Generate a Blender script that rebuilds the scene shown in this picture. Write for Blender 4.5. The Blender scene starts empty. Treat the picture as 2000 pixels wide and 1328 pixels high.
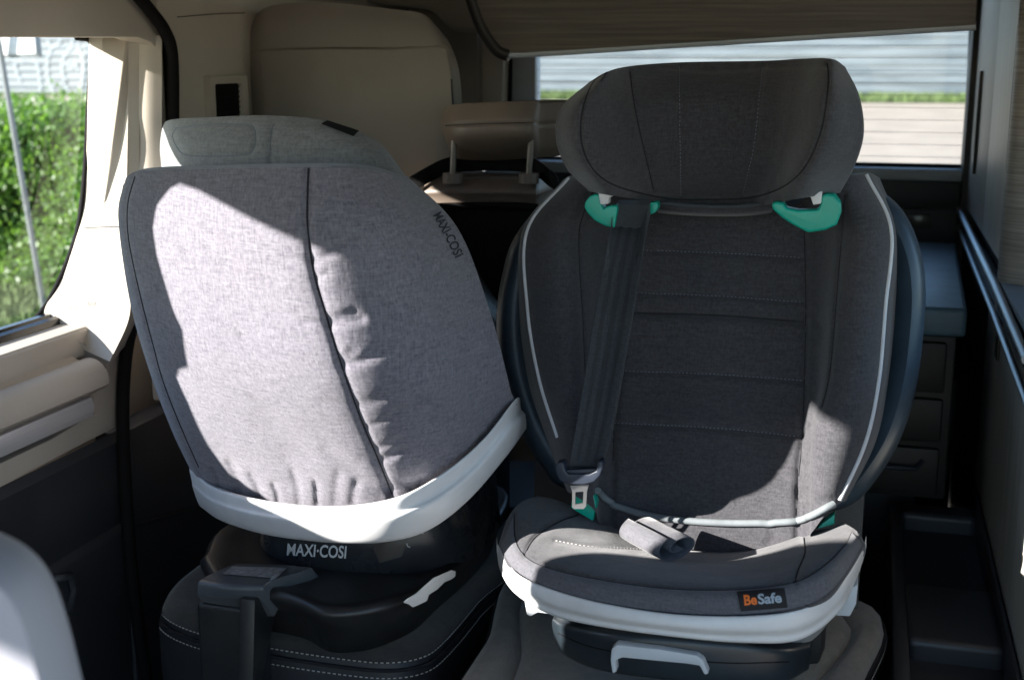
import bpy, bmesh, math, random
import numpy as np
from mathutils import Vector, Matrix
from mathutils.bvhtree import BVHTree
random.seed(7); np.random.seed(7)
S = bpy.context.scene
COL = S.collection
R = math.radians

# ------------------------------------------------------------------ camera, sky, sun, exposure
# van frame: x to the right of the picture, y towards the tailgate, z up, floor z = 0
FPX, YAW, PIT = 2500.0, R(15.6), R(12.3)
CAM = Vector((0, 0, 1.15))
cf = Vector((-math.sin(YAW)*math.cos(PIT), math.cos(YAW)*math.cos(PIT), -math.sin(PIT)))
cr_ = Vector((math.cos(YAW), math.sin(YAW), 0))
cu = cr_.cross(cf)
cam = bpy.data.cameras.new('camera'); camo = bpy.data.objects.new('camera', cam); COL.objects.link(camo)
camo.matrix_world = Matrix(((cr_.x, cu.x, -cf.x, CAM.x), (cr_.y, cu.y, -cf.y, CAM.y), (cr_.z, cu.z, -cf.z, CAM.z), (0, 0, 0, 1)))
cam.sensor_width = 36; cam.lens = 36*FPX/2000; cam.clip_start = .02; cam.clip_end = 400
cam.dof.use_dof = True; cam.dof.focus_distance = 1.5; cam.dof.aperture_fstop = 7.0
S.camera = camo

SUN_TO = Vector((-1, -.70, .45)).normalized()          # towards the sun
W = bpy.data.worlds.new('World'); S.world = W; W.use_nodes = True
nt = W.node_tree; bg = nt.nodes['Background']
sky = nt.nodes.new('ShaderNodeTexSky'); sky.sky_type = 'NISHITA'; sky.sun_disc = False
sky.sun_elevation = math.asin(SUN_TO.z)
sky.sun_rotation = math.atan2(SUN_TO.x, SUN_TO.y)
sky.air_density = 1.0; sky.dust_density = .25; sky.ozone_density = 3.0
nt.links.new(sky.outputs[0], bg.inputs[0]); bg.inputs[1].default_value = .11
sl = bpy.data.lights.new('sun', 'SUN'); sl.energy = 5.0; sl.angle = R(.55); sl.color = (1, .955, .90)
so = bpy.data.objects.new('sun', sl); COL.objects.link(so)
so.rotation_euler = (-SUN_TO).to_track_quat('-Z', 'Y').to_euler()
S.view_settings.view_transform = 'Standard'; S.view_settings.look = 'None'
S.view_settings.gamma = 1; S.view_settings.use_curve_mapping = False
S.view_settings.exposure = 1.95
S.render.engine = 'CYCLES'
S.cycles.use_denoising = True
S.cycles.max_bounces = 8; S.cycles.diffuse_bounces = 5; S.cycles.transparent_max_bounces = 12
S.cycles.sample_clamp_indirect = 6

# ------------------------------------------------------------------ helpers
def ray(px, py):
    px, py = float(px), float(py)
    return cf + (px-1000)/FPX*cr_ - (py-664)/FPX*cu
def U(px, py, x=None, y=None, z=None):
    """the point seen at a photo pixel that lies on the plane x, y or z = value"""
    d = ray(px, py)
    x, y, z = [None if k is None else float(k) for k in (x, y, z)]
    t = (x-CAM.x)/d.x if x is not None else (y-CAM.y)/d.y if y is not None else (z-CAM.z)/d.z
    return CAM + d*t
def pix(P):
    P = np.asarray(P, float) - np.array(CAM)
    a = P @ np.array(cr_); b = P @ np.array(cu); c = P @ np.array(cf)
    return np.stack([1000+FPX*a/c, 664-FPX*b/c], -1)
def crs(pts, n, closed=False):
    """Catmull-Rom through pts, n samples per span"""
    P = [np.array(p, float) for p in pts]; m = len(P); out = []
    rng = m if closed else m-1
    for i in range(rng):
        p1, p2 = P[i], P[(i+1) % m]
        p0 = P[(i-1) % m] if (closed or i > 0) else 2*p1-p2
        p3 = P[(i+2) % m] if (closed or i+2 < m) else 2*p2-p1
        for k in range(n):
            t = k/n
            out.append(.5*((2*p1)+(-p0+p2)*t+(2*p0-5*p1+4*p2-p3)*t*t+(-p0+3*p1-3*p2+p3)*t**3))
    if not closed: out.append(P[-1])
    return np.array(out)
def resample(P, n):
    P = np.array(P); s = np.r_[0, np.cumsum(np.linalg.norm(np.diff(P, axis=0), axis=1))]
    t = np.linspace(0, s[-1], n)
    return np.stack([np.interp(t, s, P[:, k]) for k in range(P.shape[1])], -1)

def root(name, loc, label, cat, group=None, kind=None):
    o = bpy.data.objects.new(name, None); COL.objects.link(o); o.location = loc; o.empty_display_size = .05
    return tag(o, label, cat, group, kind)
def tag(o, label=None, cat=None, group=None, kind=None):
    if label: o['label'] = label
    if cat: o['category'] = cat
    if group: o['group'] = group
    if kind: o['kind'] = kind
    return o
def mk(name, verts, faces, mat, parent=None, smooth=True, label=None, auto=None):
    me = bpy.data.meshes.new(name); me.from_pydata([tuple(map(float, v)) for v in verts], [], [list(map(int, f)) for f in faces])
    me.validate(); me.update()
    bm = bmesh.new(); bm.from_mesh(me); bmesh.ops.recalc_face_normals(bm, faces=bm.faces); bm.to_mesh(me); bm.free()
    if smooth:
        for p in me.polygons: p.use_smooth = True
        if auto is not None: me.set_sharp_from_angle(angle=R(auto))
    me.materials.append(mat)
    return link(name, me, parent, label)
def link(name, me, parent=None, label=None):
    o = bpy.data.objects.new(name, me); COL.objects.link(o)
    if parent is not None:
        o.parent = parent
        M = Matrix.Identity(4); p = parent
        if p.type == 'EMPTY': M = Matrix.Translation(p.location)
        o.matrix_parent_inverse = M.inverted()
    if label: o['label'] = label
    return o
def lattice(ctrl, nu, nv):
    """ctrl rows x cols of points -> smooth (nv x nu) grid of points"""
    rows = [resample_idx(crs(r, 12), nu) for r in ctrl]
    out = np.zeros((nv, nu, 3))
    for j in range(nu):
        out[:, j] = resample_idx(crs([r[j] for r in rows], 12), nv)
    return out
def resample_idx(P, n):
    t = np.linspace(0, len(P)-1, n); i = np.arange(len(P))
    return np.stack([np.interp(t, i, P[:, k]) for k in range(P.shape[1])], -1)
def pdist(Q, path):
    """distance of pixel array Q (n,2) to polyline path"""
    d = np.full(len(Q), 1e9); path = np.array(path, float)
    for a, b in zip(path[:-1], path[1:]):
        ab = b-a; t = np.clip(((Q-a) @ ab)/max(ab @ ab, 1e-9), 0, 1)
        d = np.minimum(d, np.linalg.norm(Q-(a+t[:, None]*ab), axis=1))
    return d
def carve(G, creases):
    """press seams into a grid: (photo path, half width in photo pixels, depth in metres)"""
    sh = G.shape; P = G.reshape(-1, 3); Q = pix(P)
    V = P-np.array(CAM); V /= np.linalg.norm(V, axis=1)[:, None]
    for path, w, dep in creases:
        pp = crs(path, 6) if len(path) > 2 else np.array(path, float)
        d = pdist(Q, pp)
        P = P + V*(dep*np.exp(-(d/w)**2))[:, None]
    return P.reshape(sh)
BV = {}
def surf(name, G, mat, parent, back=None, shrink=.93, label=None, bulge=.3):
    """grid -> mesh; with back=(dx,dy,dz) the rim is led round to a closed back"""
    nv, nu = G.shape[:2]; V = list(G.reshape(-1, 3)); F = []
    for j in range(nv-1):
        for i in range(nu-1):
            a = j*nu+i; F.append((a, a+1, a+nu+1, a+nu))
    BV[name] = BVHTree.FromPolygons([tuple(v) for v in V], F)
    if back is not None:
        ring = [i for i in range(nu)] + [j*nu+nu-1 for j in range(1, nv)] + [(nv-1)*nu+i for i in range(nu-2, -1, -1)] + [j*nu for j in range(nv-2, 0, -1)]
        B = np.array([V[i] for i in ring]); c = B.mean(0); bk = np.array(back); prev = ring
        for f, s in ((.12, 1.004), (bulge, 1.006), (.7, (1+shrink)/2+.02), (1, shrink), (1.05, shrink*.6)):
            st = len(V); N = c+(B-c)*s+bk*f
            if f >= .7:   # flatten towards a plane behind
                dirb = bk/np.linalg.norm(bk); h = (N-c) @ dirb; hm = h.max() if f >= 1 else h
                if f >= 1: N = N+np.outer((h.mean()-h)*.5, dirb)
            V += list(N); n = len(ring)
            for k in range(n):
                F.append((prev[k], prev[(k+1) % n], st+(k+1) % n, st+k))
            prev = list(range(st, st+n))
        V.append(np.mean([V[i] for i in prev], 0)); e = len(V)-1
        for k in range(len(prev)): F.append((prev[k], prev[(k+1) % len(prev)], e))
    return mk(name, V, F, mat, parent, label=label, auto=70)
def hit(bv, px, py, off=.0):
    """where the sight line of a photo pixel meets a surface"""
    d = ray(px, py).normalized(); p, n, i, t = bv.ray_cast(CAM, d)
    if p is None: 
        p, n, i, t = bv.find_nearest(CAM+d*1.4)
    if n.dot(d) > 0: n = -n
    return p+n*off, n
def tubeg(P, r, seg=8, flat=None, closed=False):
    """tube along P; r a number or list; flat=(normal, ratio) squashes it"""
    P = [Vector(p) for p in P]; n = len(P); V = []; F = []
    rr = r if hasattr(r, '__len__') else [r]*n
    up = Vector((0, 0, 1)); prevx = None
    for i in range(n):
        if closed: t = (P[(i+1) % n]-P[i-1])
        else: t = (P[min(i+1, n-1)]-P[max(i-1, 0)])
        t = t.normalized() if t.length > 0 else Vector((0, 1, 0))
        x = prevx-t*prevx.dot(t) if prevx is not None else t.cross(up if abs(t.z) < .9 else Vector((1, 0, 0)))
        if x.length < 1e-6: x = t.cross(Vector((1, 0, 0)))
        x.normalize(); prevx = x; y = t.cross(x)
        for k in range(seg):
            a = 2*math.pi*k/seg
            V.append(P[i]+(x*math.cos(a)+y*math.sin(a))*rr[i])
    m = n if closed else n-1
    for i in range(m):
        for k in range(seg):
            a = i*seg+k; b = i*seg+(k+1) % seg; c = ((i+1) % n)*seg
            F.append((a, b, c+(k+1) % seg, c+k))
    if not closed:
        F.append(tuple(range(seg))[::-1]); F.append(tuple((n-1)*seg+k for k in range(seg)))
    return V, F
def tube(name, P, r, mat, parent=None, seg=8, label=None, closed=False):
    V, F = tubeg(P, r, seg, closed=closed); return mk(name, V, F, mat, parent, label=label, auto=60)
def drape(name, bv, path, r, mat, parent, off=0, n=10, seg=6, label=None):
    pts = [hit(bv, x, y, off)[0] for x, y in crs(path, n)]
    return tube(name, pts, r, mat, parent, seg, label)
def stitches(name, bv, path, mat, parent, length=.0030, gap=.0022, r=.00055, off=.0006):
    pts = np.array([hit(bv, x, y, off)[0] for x, y in crs(path, 16)])
    return stitch3(name, pts, mat, parent, length, gap, r)
def stitch3(name, pts, mat, parent, length=.0030, gap=.0022, r=.00055):
    L = np.linalg.norm(np.diff(np.array(pts), axis=0), axis=1).sum()
    V = []; F = []; k = 0
    n = max(2, int(L/(length+gap)))
    Q = resample(pts, n*2)
    for i in range(n):
        v, f = tubeg([Q[2*i], Q[2*i+1]], r, 5); b = len(V); V += v; F += [tuple(x+b for x in ff) for ff in f]
    return mk(name, V, F, mat, parent, smooth=False)
def prism(name, poly, ext, mat, parent=None, bev=.0, label=None, seg=2, smooth=True):
    bm = bmesh.new(); vs = [bm.verts.new(Vector(p)) for p in poly]; f = bm.faces.new(vs)
    r = bmesh.ops.extrude_face_region(bm, geom=[f]); nv = [g for g in r['geom'] if isinstance(g, bmesh.types.BMVert)]
    bmesh.ops.translate(bm, vec=Vector(ext), verts=nv)
    if bev > 0:
        ed = [e for e in bm.edges if len(e.link_faces) == 2 and e.calc_face_angle(0) > R(25)]
        bmesh.ops.bevel(bm, geom=ed, offset=bev, segments=seg, profile=.6, affect='EDGES', clamp_overlap=True)
    bmesh.ops.recalc_face_normals(bm, faces=bm.faces)
    return bmo(name, bm, mat, parent, label, smooth)
def bmo(name, bm, mat, parent=None, label=None, smooth=True, auto=40):
    me = bpy.data.meshes.new(name); bm.to_mesh(me); bm.free()
    if smooth:
        for p in me.polygons: p.use_smooth = True
        me.set_sharp_from_angle(angle=R(auto))
    me.materials.append(mat); return link(name, me, parent, label)
def box(name, lo, hi, mat, parent=None, bev=.004, label=None, seg=2):
    bm = bmesh.new(); bmesh.ops.create_cube(bm, size=1)
    lo, hi = Vector(lo), Vector(hi)
    for v in bm.verts: v.co = Vector(((lo[i]+hi[i])/2+v.co[i]*(hi[i]-lo[i])) for i in range(3))
    if bev > 0: bmesh.ops.bevel(bm, geom=list(bm.edges), offset=bev, segments=seg, profile=.6, affect='EDGES', clamp_overlap=True)
    return bmo(name, bm, mat, parent, label)
def loft(name, rings, mat, parent=None, cap0=True, cap1=True, label=None, auto=55):
    n = len(rings[0]); V = []; F = []
    for r in rings: V += [tuple(p) for p in r]
    for j in range(len(rings)-1):
        for k in range(n):
            F.append((j*n+k, j*n+(k+1) % n, (j+1)*n+(k+1) % n, (j+1)*n+k))
    for c, j in ((cap0, 0), (cap1, len(rings)-1)):
        if c:
            V.append(tuple(np.mean(np.array(rings[j]), 0))); e = len(V)-1
            for k in range(n): F.append((j*n+k, j*n+(k+1) % n, e))
    BV[name] = BVHTree.FromPolygons(V, F)
    return mk(name, V, F, mat, parent, label=label, auto=auto)
def profile_y(name, prof, y0, y1, mat, parent=None, label=None, ny=2):
    """open (x,z) profile swept along y, given 4 mm depth outwards"""
    V = []; F = []; n = len(prof)
    for y in np.linspace(y0, y1, ny):
        for x, z in prof: V.append((x, y, z))
    for j in range(ny-1):
        for k in range(n-1): F.append((j*n+k, j*n+k+1, (j+1)*n+k+1, (j+1)*n+k))
    return mk(name, V, F, mat, parent, label=label, auto=35)
def text_mesh(body, font_w=1.0, bold=.0):
    c = bpy.data.curves.new('txt', 'FONT'); c.body = body; c.size = 1; c.offset = bold; c.resolution_u = 4; c.fill_mode = 'BOTH'
    o = bpy.data.objects.new('txt', c); COL.objects.link(o)
    dg = bpy.context.evaluated_depsgraph_get(); me = bpy.data.meshes.new_from_object(o.evaluated_get(dg))
    V = np.array([v.co[:] for v in me.vertices]); F = [tuple(p.vertices) for p in me.polygons]
    bpy.data.objects.remove(o); bpy.data.curves.remove(c); bpy.data.meshes.remove(me)
    return V, F
def quadmap(q, u, v):
    a, b, c, d = [np.array(x, float) for x in q]       # top-left, top-right, bottom-right, bottom-left
    return (a*(1-u)+b*u)*(1-v)+(d*(1-u)+c*u)*v
def text_on(name, body, bv, quad, mat, parent, u0=0, u1=1, off=.0008, bold=.0):
    V, F = text_mesh(body, bold=bold); lo, hi = V.min(0), V.max(0); out = []
    for p in V:
        u = u0+(p[0]-lo[0])/(hi[0]-lo[0])*(u1-u0); v = 1-(p[1]-lo[1])/(hi[1]-lo[1])
        x, y = quadmap(quad, u, v); out.append(hit(bv, x, y, off)[0])
    return mk(name, out, F, mat, parent, smooth=False)
def patch_on(name, bv, quad, mat, parent, off=.0008, nu=12, nv=6, label=None):
    G = np.array([[hit(bv, *quadmap(quad, i/(nu-1), j/(nv-1)), off)[0][:] for i in range(nu)] for j in range(nv)])
    return surf(name, G, mat, parent, label=label)

# ------------------------------------------------------------------ materials
def mat(name, col, rough=.6, metal=0, spec=.5, var=.0, vscale=8, col2=None, bump=.0, bscale=400, bdist=.001, sheen=0, coat=0, stretch=(1, 1, 1), trans=0, emit=None):
    m = bpy.data.materials.new(name); m.use_nodes = True; t = m.node_tree; b = t.nodes['Principled BSDF']
    b.inputs['Base Color'].default_value = (*col, 1); b.inputs['Roughness'].default_value = rough
    b.inputs['Metallic'].default_value = metal; b.inputs['Specular IOR Level'].default_value = spec
    if sheen: b.inputs['Sheen Weight'].default_value = sheen; b.inputs['Sheen Roughness'].default_value = .45
    if coat: b.inputs['Coat Weight'].default_value = coat; b.inputs['Coat Roughness'].default_value = .15
    tc = t.nodes.new('ShaderNodeTexCoord'); mp = t.nodes.new('ShaderNodeMapping'); mp.inputs['Scale'].default_value = stretch
    t.links.new(tc.outputs['Object'], mp.inputs[0])
    if var > 0 or col2:
        nz = t.nodes.new('ShaderNodeTexNoise'); nz.inputs['Scale'].default_value = vscale; nz.inputs['Detail'].default_value = 6; nz.inputs['Roughness'].default_value = .65
        t.links.new(mp.outputs[0], nz.inputs['Vector'])
        rp = t.nodes.new('ShaderNodeValToRGB'); c2 = col2 or tuple(max(0, c*(1-var)) for c in col); c1 = col if col2 else tuple(min(1, c*(1+var)) for c in col)
        rp.color_ramp.elements[0].position = .35; rp.color_ramp.elements[1].position = .65
        rp.color_ramp.elements[0].color = (*c2, 1); rp.color_ramp.elements[1].color = (*c1, 1)
        t.links.new(nz.outputs[0], rp.inputs[0]); t.links.new(rp.outputs[0], b.inputs['Base Color'])
        r2 = t.nodes.new('ShaderNodeMapRange'); r2.inputs['To Min'].default_value = max(0, rough-.08); r2.inputs['To Max'].default_value = min(1, rough+.08)
        t.links.new(nz.outputs[0], r2.inputs[0]); t.links.new(r2.outputs[0], b.inputs['Roughness'])
    if bump > 0:
        n2 = t.nodes.new('ShaderNodeTexNoise'); n2.inputs['Scale'].default_value = bscale; n2.inputs['Detail'].default_value = 3
        t.links.new(mp.outputs[0], n2.inputs['Vector'])
        bp = t.nodes.new('ShaderNodeBump'); bp.inputs['Strength'].default_value = bump; bp.inputs['Distance'].default_value = bdist
        t.links.new(n2.outputs[0], bp.inputs['Height']); t.links.new(bp.outputs[0], b.inputs['Normal'])
    return m
def fabric(name, c1, c2, thread=650, mott=55, rough=.92, sheen=.25, bump=.5, wear=.12, stain=None):
    """woven cloth: two crossed thread noises, a mottled heather and slow uneven wear"""
    m = bpy.data.materials.new(name); m.use_nodes = True; t = m.node_tree; b = t.nodes['Principled BSDF']; L = t.links.new
    b.inputs['Roughness'].default_value = rough; b.inputs['Specular IOR Level'].default_value = .25
    b.inputs['Sheen Weight'].default_value = sheen; b.inputs['Sheen Roughness'].default_value = .5
    tc = t.nodes.new('ShaderNodeTexCoord')
    outs = []
    for sc in ((thread, thread, thread*.10), (thread*.10, thread*.10, thread)):
        mp = t.nodes.new('ShaderNodeMapping'); mp.inputs['Scale'].default_value = sc; L(tc.outputs['Object'], mp.inputs[0])
        n = t.nodes.new('ShaderNodeTexNoise'); n.inputs['Scale'].default_value = 1; n.inputs['Detail'].default_value = 2; L(mp.outputs[0], n.inputs['Vector']); outs.append(n)
    ad = t.nodes.new('ShaderNodeMath'); ad.operation = 'ADD'; L(outs[0].outputs[0], ad.inputs[0]); L(outs[1].outputs[0], ad.inputs[1])
    n3 = t.nodes.new('ShaderNodeTexNoise'); n3.inputs['Scale'].default_value = mott; n3.inputs['Detail'].default_value = 8; n3.inputs['Roughness'].default_value = .75; L(tc.outputs['Object'], n3.inputs['Vector'])
    n4 = t.nodes.new('ShaderNodeTexNoise'); n4.inputs['Scale'].default_value = 6; n4.inputs['Detail'].default_value = 4; L(tc.outputs['Object'], n4.inputs['Vector'])
    a2 = t.nodes.new('ShaderNodeMath'); a2.operation = 'MULTIPLY_ADD'; L(ad.outputs[0], a2.inputs[0]); a2.inputs[1].default_value = .5; L(n3.outputs[0], a2.inputs[2])
    rp = t.nodes.new('ShaderNodeValToRGB'); rp.color_ramp.elements[0].position = .72; rp.color_ramp.elements[1].position = 1.28
    mr = t.nodes.new('ShaderNodeMapRange'); mr.inputs[1].default_value = .72; mr.inputs[2].default_value = 1.28; L(a2.outputs[0], mr.inputs[0])
    rp.color_ramp.elements[0].position = 0; rp.color_ramp.elements[1].position = 1
    rp.color_ramp.elements[0].color = (*c1, 1); rp.color_ramp.elements[1].color = (*c2, 1); L(mr.outputs[0], rp.inputs[0])
    hs = t.nodes.new('ShaderNodeMapRange'); hs.inputs[3].default_value = 1-wear; hs.inputs[4].default_value = 1+wear; L(n4.outputs[0], hs.inputs[0])
    vm = t.nodes.new('ShaderNodeVectorMath'); vm.operation = 'SCALE'; L(rp.outputs[0], vm.inputs[0]); L(hs.outputs[0], vm.inputs['Scale'])
    src = vm.outputs[0]
    for (P, r, k) in (stain or []):                     # rubbed dirty spots with a place of their own on the cloth
        ds = t.nodes.new('ShaderNodeVectorMath'); ds.operation = 'DISTANCE'; L(tc.outputs['Object'], ds.inputs[0]); ds.inputs[1].default_value = P
        wob = t.nodes.new('ShaderNodeMath'); wob.operation = 'MULTIPLY_ADD'; L(n3.outputs[0], wob.inputs[0]); wob.inputs[1].default_value = r*.9; L(ds.outputs['Value'], wob.inputs[2])
        m2 = t.nodes.new('ShaderNodeMapRange'); m2.interpolation_type = 'SMOOTHSTEP'; m2.inputs[1].default_value = r*.5; m2.inputs[2].default_value = r*1.6
        m2.inputs[3].default_value = k; m2.inputs[4].default_value = 1; L(wob.outputs[0], m2.inputs[0])
        v2 = t.nodes.new('ShaderNodeVectorMath'); v2.operation = 'SCALE'; L(src, v2.inputs[0]); L(m2.outputs[0], v2.inputs['Scale']); src = v2.outputs[0]
    L(src, b.inputs['Base Color'])
    bp = t.nodes.new('ShaderNodeBump'); bp.inputs['Strength'].default_value = bump; bp.inputs['Distance'].default_value = .0006; L(a2.outputs[0], bp.inputs['Height'])
    b2 = t.nodes.new('ShaderNodeBump'); b2.inputs['Strength'].default_value = .25; b2.inputs['Distance'].default_value = .006
    n5 = t.nodes.new('ShaderNodeTexNoise'); n5.inputs['Scale'].default_value = 22; n5.inputs['Detail'].default_value = 2; L(tc.outputs['Object'], n5.inputs['Vector'])
    L(n5.outputs[0], b2.inputs['Height']); L(bp.outputs[0], b2.inputs['Normal']); L(b2.outputs[0], b.inputs['Normal'])
    return m
def glass_mat(name, tint, refl=.06):
    m = bpy.data.materials.new(name); m.use_nodes = True; t = m.node_tree; t.nodes.remove(t.nodes['Principled BSDF'])
    tr = t.nodes.new('ShaderNodeBsdfTransparent'); tr.inputs[0].default_value = (*tint, 1)
    gl = t.nodes.new('ShaderNodeBsdfGlossy'); gl.inputs['Roughness'].default_value = .02
    fr = t.nodes.new('ShaderNodeFresnel'); fr.inputs[0].default_value = 1.35
    mx = t.nodes.new('ShaderNodeMixShader'); L = t.links.new
    L(fr.outputs[0], mx.inputs[0]); L(tr.outputs[0], mx.inputs[1]); L(gl.outputs[0], mx.inputs[2]); L(mx.outputs[0], t.nodes['Material Output'].inputs[0])
    return m
def wood(name, c1, c2, axis='x', scale=1., rough=.5):
    m = bpy.data.materials.new(name); m.use_nodes = True; t = m.node_tree; b = t.nodes['Principled BSDF']; L = t.links.new
    tc = t.nodes.new('ShaderNodeTexCoord'); mp = t.nodes.new('ShaderNodeMapping'); s = {'x': (4, 160, 160), 'y': (160, 4, 160), 'z': (160, 160, 4), 'h': (6, 6, 260)}[axis]
    mp.inputs['Scale'].default_value = tuple(k*scale for k in s); L(tc.outputs['Object'], mp.inputs[0])
    n = t.nodes.new('ShaderNodeTexNoise'); n.inputs['Scale'].default_value = 1; n.inputs['Detail'].default_value = 6; n.inputs['Roughness'].default_value = .6; n.inputs['Distortion'].default_value = .4; L(mp.outputs[0], n.inputs['Vector'])
    rp = t.nodes.new('ShaderNodeValToRGB'); rp.color_ramp.elements[0].position = .36; rp.color_ramp.elements[1].position = .66
    rp.color_ramp.elements[0].color = (*c1, 1); rp.color_ramp.elements[1].color = (*c2, 1); L(n.outputs[0], rp.inputs[0]); L(rp.outputs[0], b.inputs['Base Color'])
    bp = t.nodes.new('ShaderNodeBump'); bp.inputs['Strength'].default_value = .25; bp.inputs['Distance'].default_value = .0006; L(n.outputs[0], bp.inputs['Height']); L(bp.outputs[0], b.inputs['Normal'])
    b.inputs['Roughness'].default_value = rough
    return m
M = {}
M['trim'] = mat('beige_trim_plastic', (.50, .435, .36), .62, var=.05, vscale=5, bump=.15, bscale=900, bdist=.0004)
M['headliner'] = mat('headliner_cloth', (.30, .26, .22), .95, var=.05, bump=.25, bscale=700, bdist=.0006)
M['darktrim'] = mat('dark_trim_plastic', (.036, .036, .040), .46, var=.15, vscale=6, bump=.2, bscale=800, bdist=.0004)
M['rubber'] = mat('black_rubber', (.008, .007, .007), .8, spec=.15, var=.1)
M['black'] = mat('black_plastic', (.020, .020, .021), .36, var=.25, vscale=30, bump=.12, bscale=900, bdist=.0003)
M['blackgloss'] = mat('black_satin_plastic', (.024, .028, .034), .28, var=.15, vscale=14, bump=.05, bscale=700, bdist=.0003)
M['legsheen'] = mat('black_plastic_with_sky_sheen', (.085, .094, .105), .34, var=.15, vscale=20, bump=.04, bscale=700, bdist=.0003)  # sky reflection on the leg housing put into a greyer base colour
M['basedark'] = mat('blue_black_base_plastic', (.016, .023, .029), .34, var=.2, vscale=12, bump=.05, bscale=700, bdist=.0003)
M['shell'] = mat('blue_black_shell_plastic', (.034, .056, .080), .40, var=.25, vscale=9, bump=.05, bscale=600, bdist=.0004)
M['white'] = mat('white_rim_plastic', (.68, .68, .68), .40, var=.05, vscale=26, bump=.05, bscale=500, bdist=.0003)
M['lightgrey'] = mat('light_grey_plastic', (.50, .53, .56), .45, var=.05)
M['teal'] = mat('teal_plastic', (.0, .36, .26), .35, var=.08, vscale=20)
M['metal'] = mat('brushed_metal', (.60, .60, .60), .32, metal=1, var=.05)
M['rail'] = mat('anodised_rail', (.42, .45, .48), .45, metal=1, var=.04)
M['silver'] = mat('silver_strip', (.66, .62, .60), .40, metal=.35, var=.08, vscale=3, stretch=(20, 1, 90))
M['post'] = mat('headrest_post_metal', (.20, .175, .155), .45, metal=.7, var=.06)
M['beigeleather'] = mat('beige_leather', (.235, .20, .165), .58, var=.07, vscale=5, bump=.35, bscale=420, bdist=.0007)
M['brownleather'] = mat('taupe_leather', (.19, .145, .115), .50, var=.10, vscale=7, bump=.3, bscale=420, bdist=.0007)
M['darkleather'] = mat('dark_leather', (.026, .026, .030), .46, var=.2, vscale=8, bump=.4, bscale=420, bdist=.0007)
M['suede'] = fabric('dark_suede', (.028, .026, .026), (.060, .056, .054), thread=900, mott=30, sheen=.35, bump=.3, wear=.25)
M['taupesuede'] = fabric('taupe_suede', (.125, .108, .086), (.215, .185, .145), thread=900, mott=24, sheen=.4, bump=.3, wear=.25)
M['heather'] = fabric('heather_grey_cloth', (.083, .079, .099), (.232, .220, .252), thread=560, mott=240, bump=.6, wear=.06,
                      stain=[(tuple(U(455, 655, y=1.185)), .012, .62), (tuple(U(482, 782, y=1.21)), .013, .66), (tuple(U(455, 775, y=1.21)), .010, .75), (tuple(U(520, 520, y=1.18)), .03, .93)])
M['heatherlight'] = fabric('light_grey_knit', (.16, .16, .165), (.30, .30, .30), thread=420, mott=200, bump=.5, wear=.06)
M['charcoal'] = fabric('charcoal_cloth', (.029, .0288, .0335), (.077, .075, .082), thread=640, mott=260, bump=.45, wear=.08)
M['charcoallight'] = fabric('slate_band_cloth', (.075, .075, .086), (.135, .134, .150), thread=640, mott=260, bump=.45, wear=.06)
M['seam'] = mat('dark_seam_thread', (.012, .012, .015), .9, var=.2)
M['thread'] = mat('pale_stitch_thread', (.45, .43, .40), .8, var=.1)
M['bluethread'] = mat('grey_blue_stitch_thread', (.16, .18, .22), .8, var=.1)
M['piping'] = mat('reflective_piping', (.62, .63, .66), .55, var=.06, vscale=40)
M['cord'] = mat('grey_green_elastic_cord', (.17, .19, .20), .8, var=.1, vscale=60)
M['belt'] = fabric('seat_belt_webbing', (.020, .024, .030), (.046, .052, .060), thread=1200, mott=300, bump=.5, wear=.05, rough=.6, sheen=.1)
M['beltdark'] = fabric('seat_belt_webbing_stripe', (.014, .017, .022), (.030, .034, .040), thread=1200, mott=300, bump=.5, wear=.05, rough=.6, sheen=.1)
M['tongue'] = mat('belt_tongue_plastic', (.030, .038, .055), .4, var=.1)
M['blacklabel'] = mat('black_woven_label', (.008, .008, .010), .8, var=.1, bump=.2, bscale=1500, bdist=.0002)
M['orange'] = mat('orange_print', (.75, .16, .02), .7)
M['bluegrey'] = mat('pale_blue_print', (.30, .36, .42), .7)
M['whiteprint'] = mat('white_print', (.60, .62, .64), .6)
M['darkprint'] = mat('dark_print', (.020, .020, .026), .8)
M['sticker'] = mat('foil_sticker', (.50, .50, .50), .35, col2=(.22, .20, .19), vscale=140, var=.2)
M['wood'] = wood('brown_oak_laminate', (.080, .064, .050), (.150, .122, .096), 'x')
M['greywood'] = wood('grey_oak_laminate', (.42, .405, .365), (.60, .58, .53), 'z', rough=.42)
M['greywoodh'] = wood('grey_oak_roller', (.22, .20, .18), (.40, .37, .34), 'h', rough=.45)
M['edge'] = mat('dark_edge_band', (.022, .019, .017), .5)
M['skylid'] = mat('dark_vinyl_with_sky_tint', (.09, .17, .22), .42, var=.25, vscale=14, bump=.35, bscale=160, bdist=.001)  # blue sky light on the dark lid put into its base colour
M['mesh'] = fabric('dark_mesh_pocket', (.008, .007, .006), (.020, .017, .015), thread=300, mott=200, bump=.8)
M['lavender'] = mat('pale_grey_seat_cover', (.36, .36, .40), .75, var=.03, vscale=4, bump=.2, bscale=500, bdist=.0005)
M['glass'] = glass_mat('window_glass', (.93, .95, .94))
M['frit'] = mat('black_glass_frit', (.006, .006, .008), .25)
M['lens'] = mat('clear_lamp_lens', (.10, .09, .09), .2, var=.2, vscale=50)
M['asphalt'] = mat('pale_concrete_paving', (.34, .285, .225), .9, var=.12, vscale=1.2, bump=.3, bscale=60, bdist=.01)
M['grass'] = mat('grass_ground', (.10, .16, .035), .9, col2=(.05, .09, .02), vscale=6, bump=.8, bscale=40, bdist=.05)
M['blade'] = mat('grass_blade', (.12, .18, .05), .7, col2=(.08, .12, .035), vscale=3)
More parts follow.
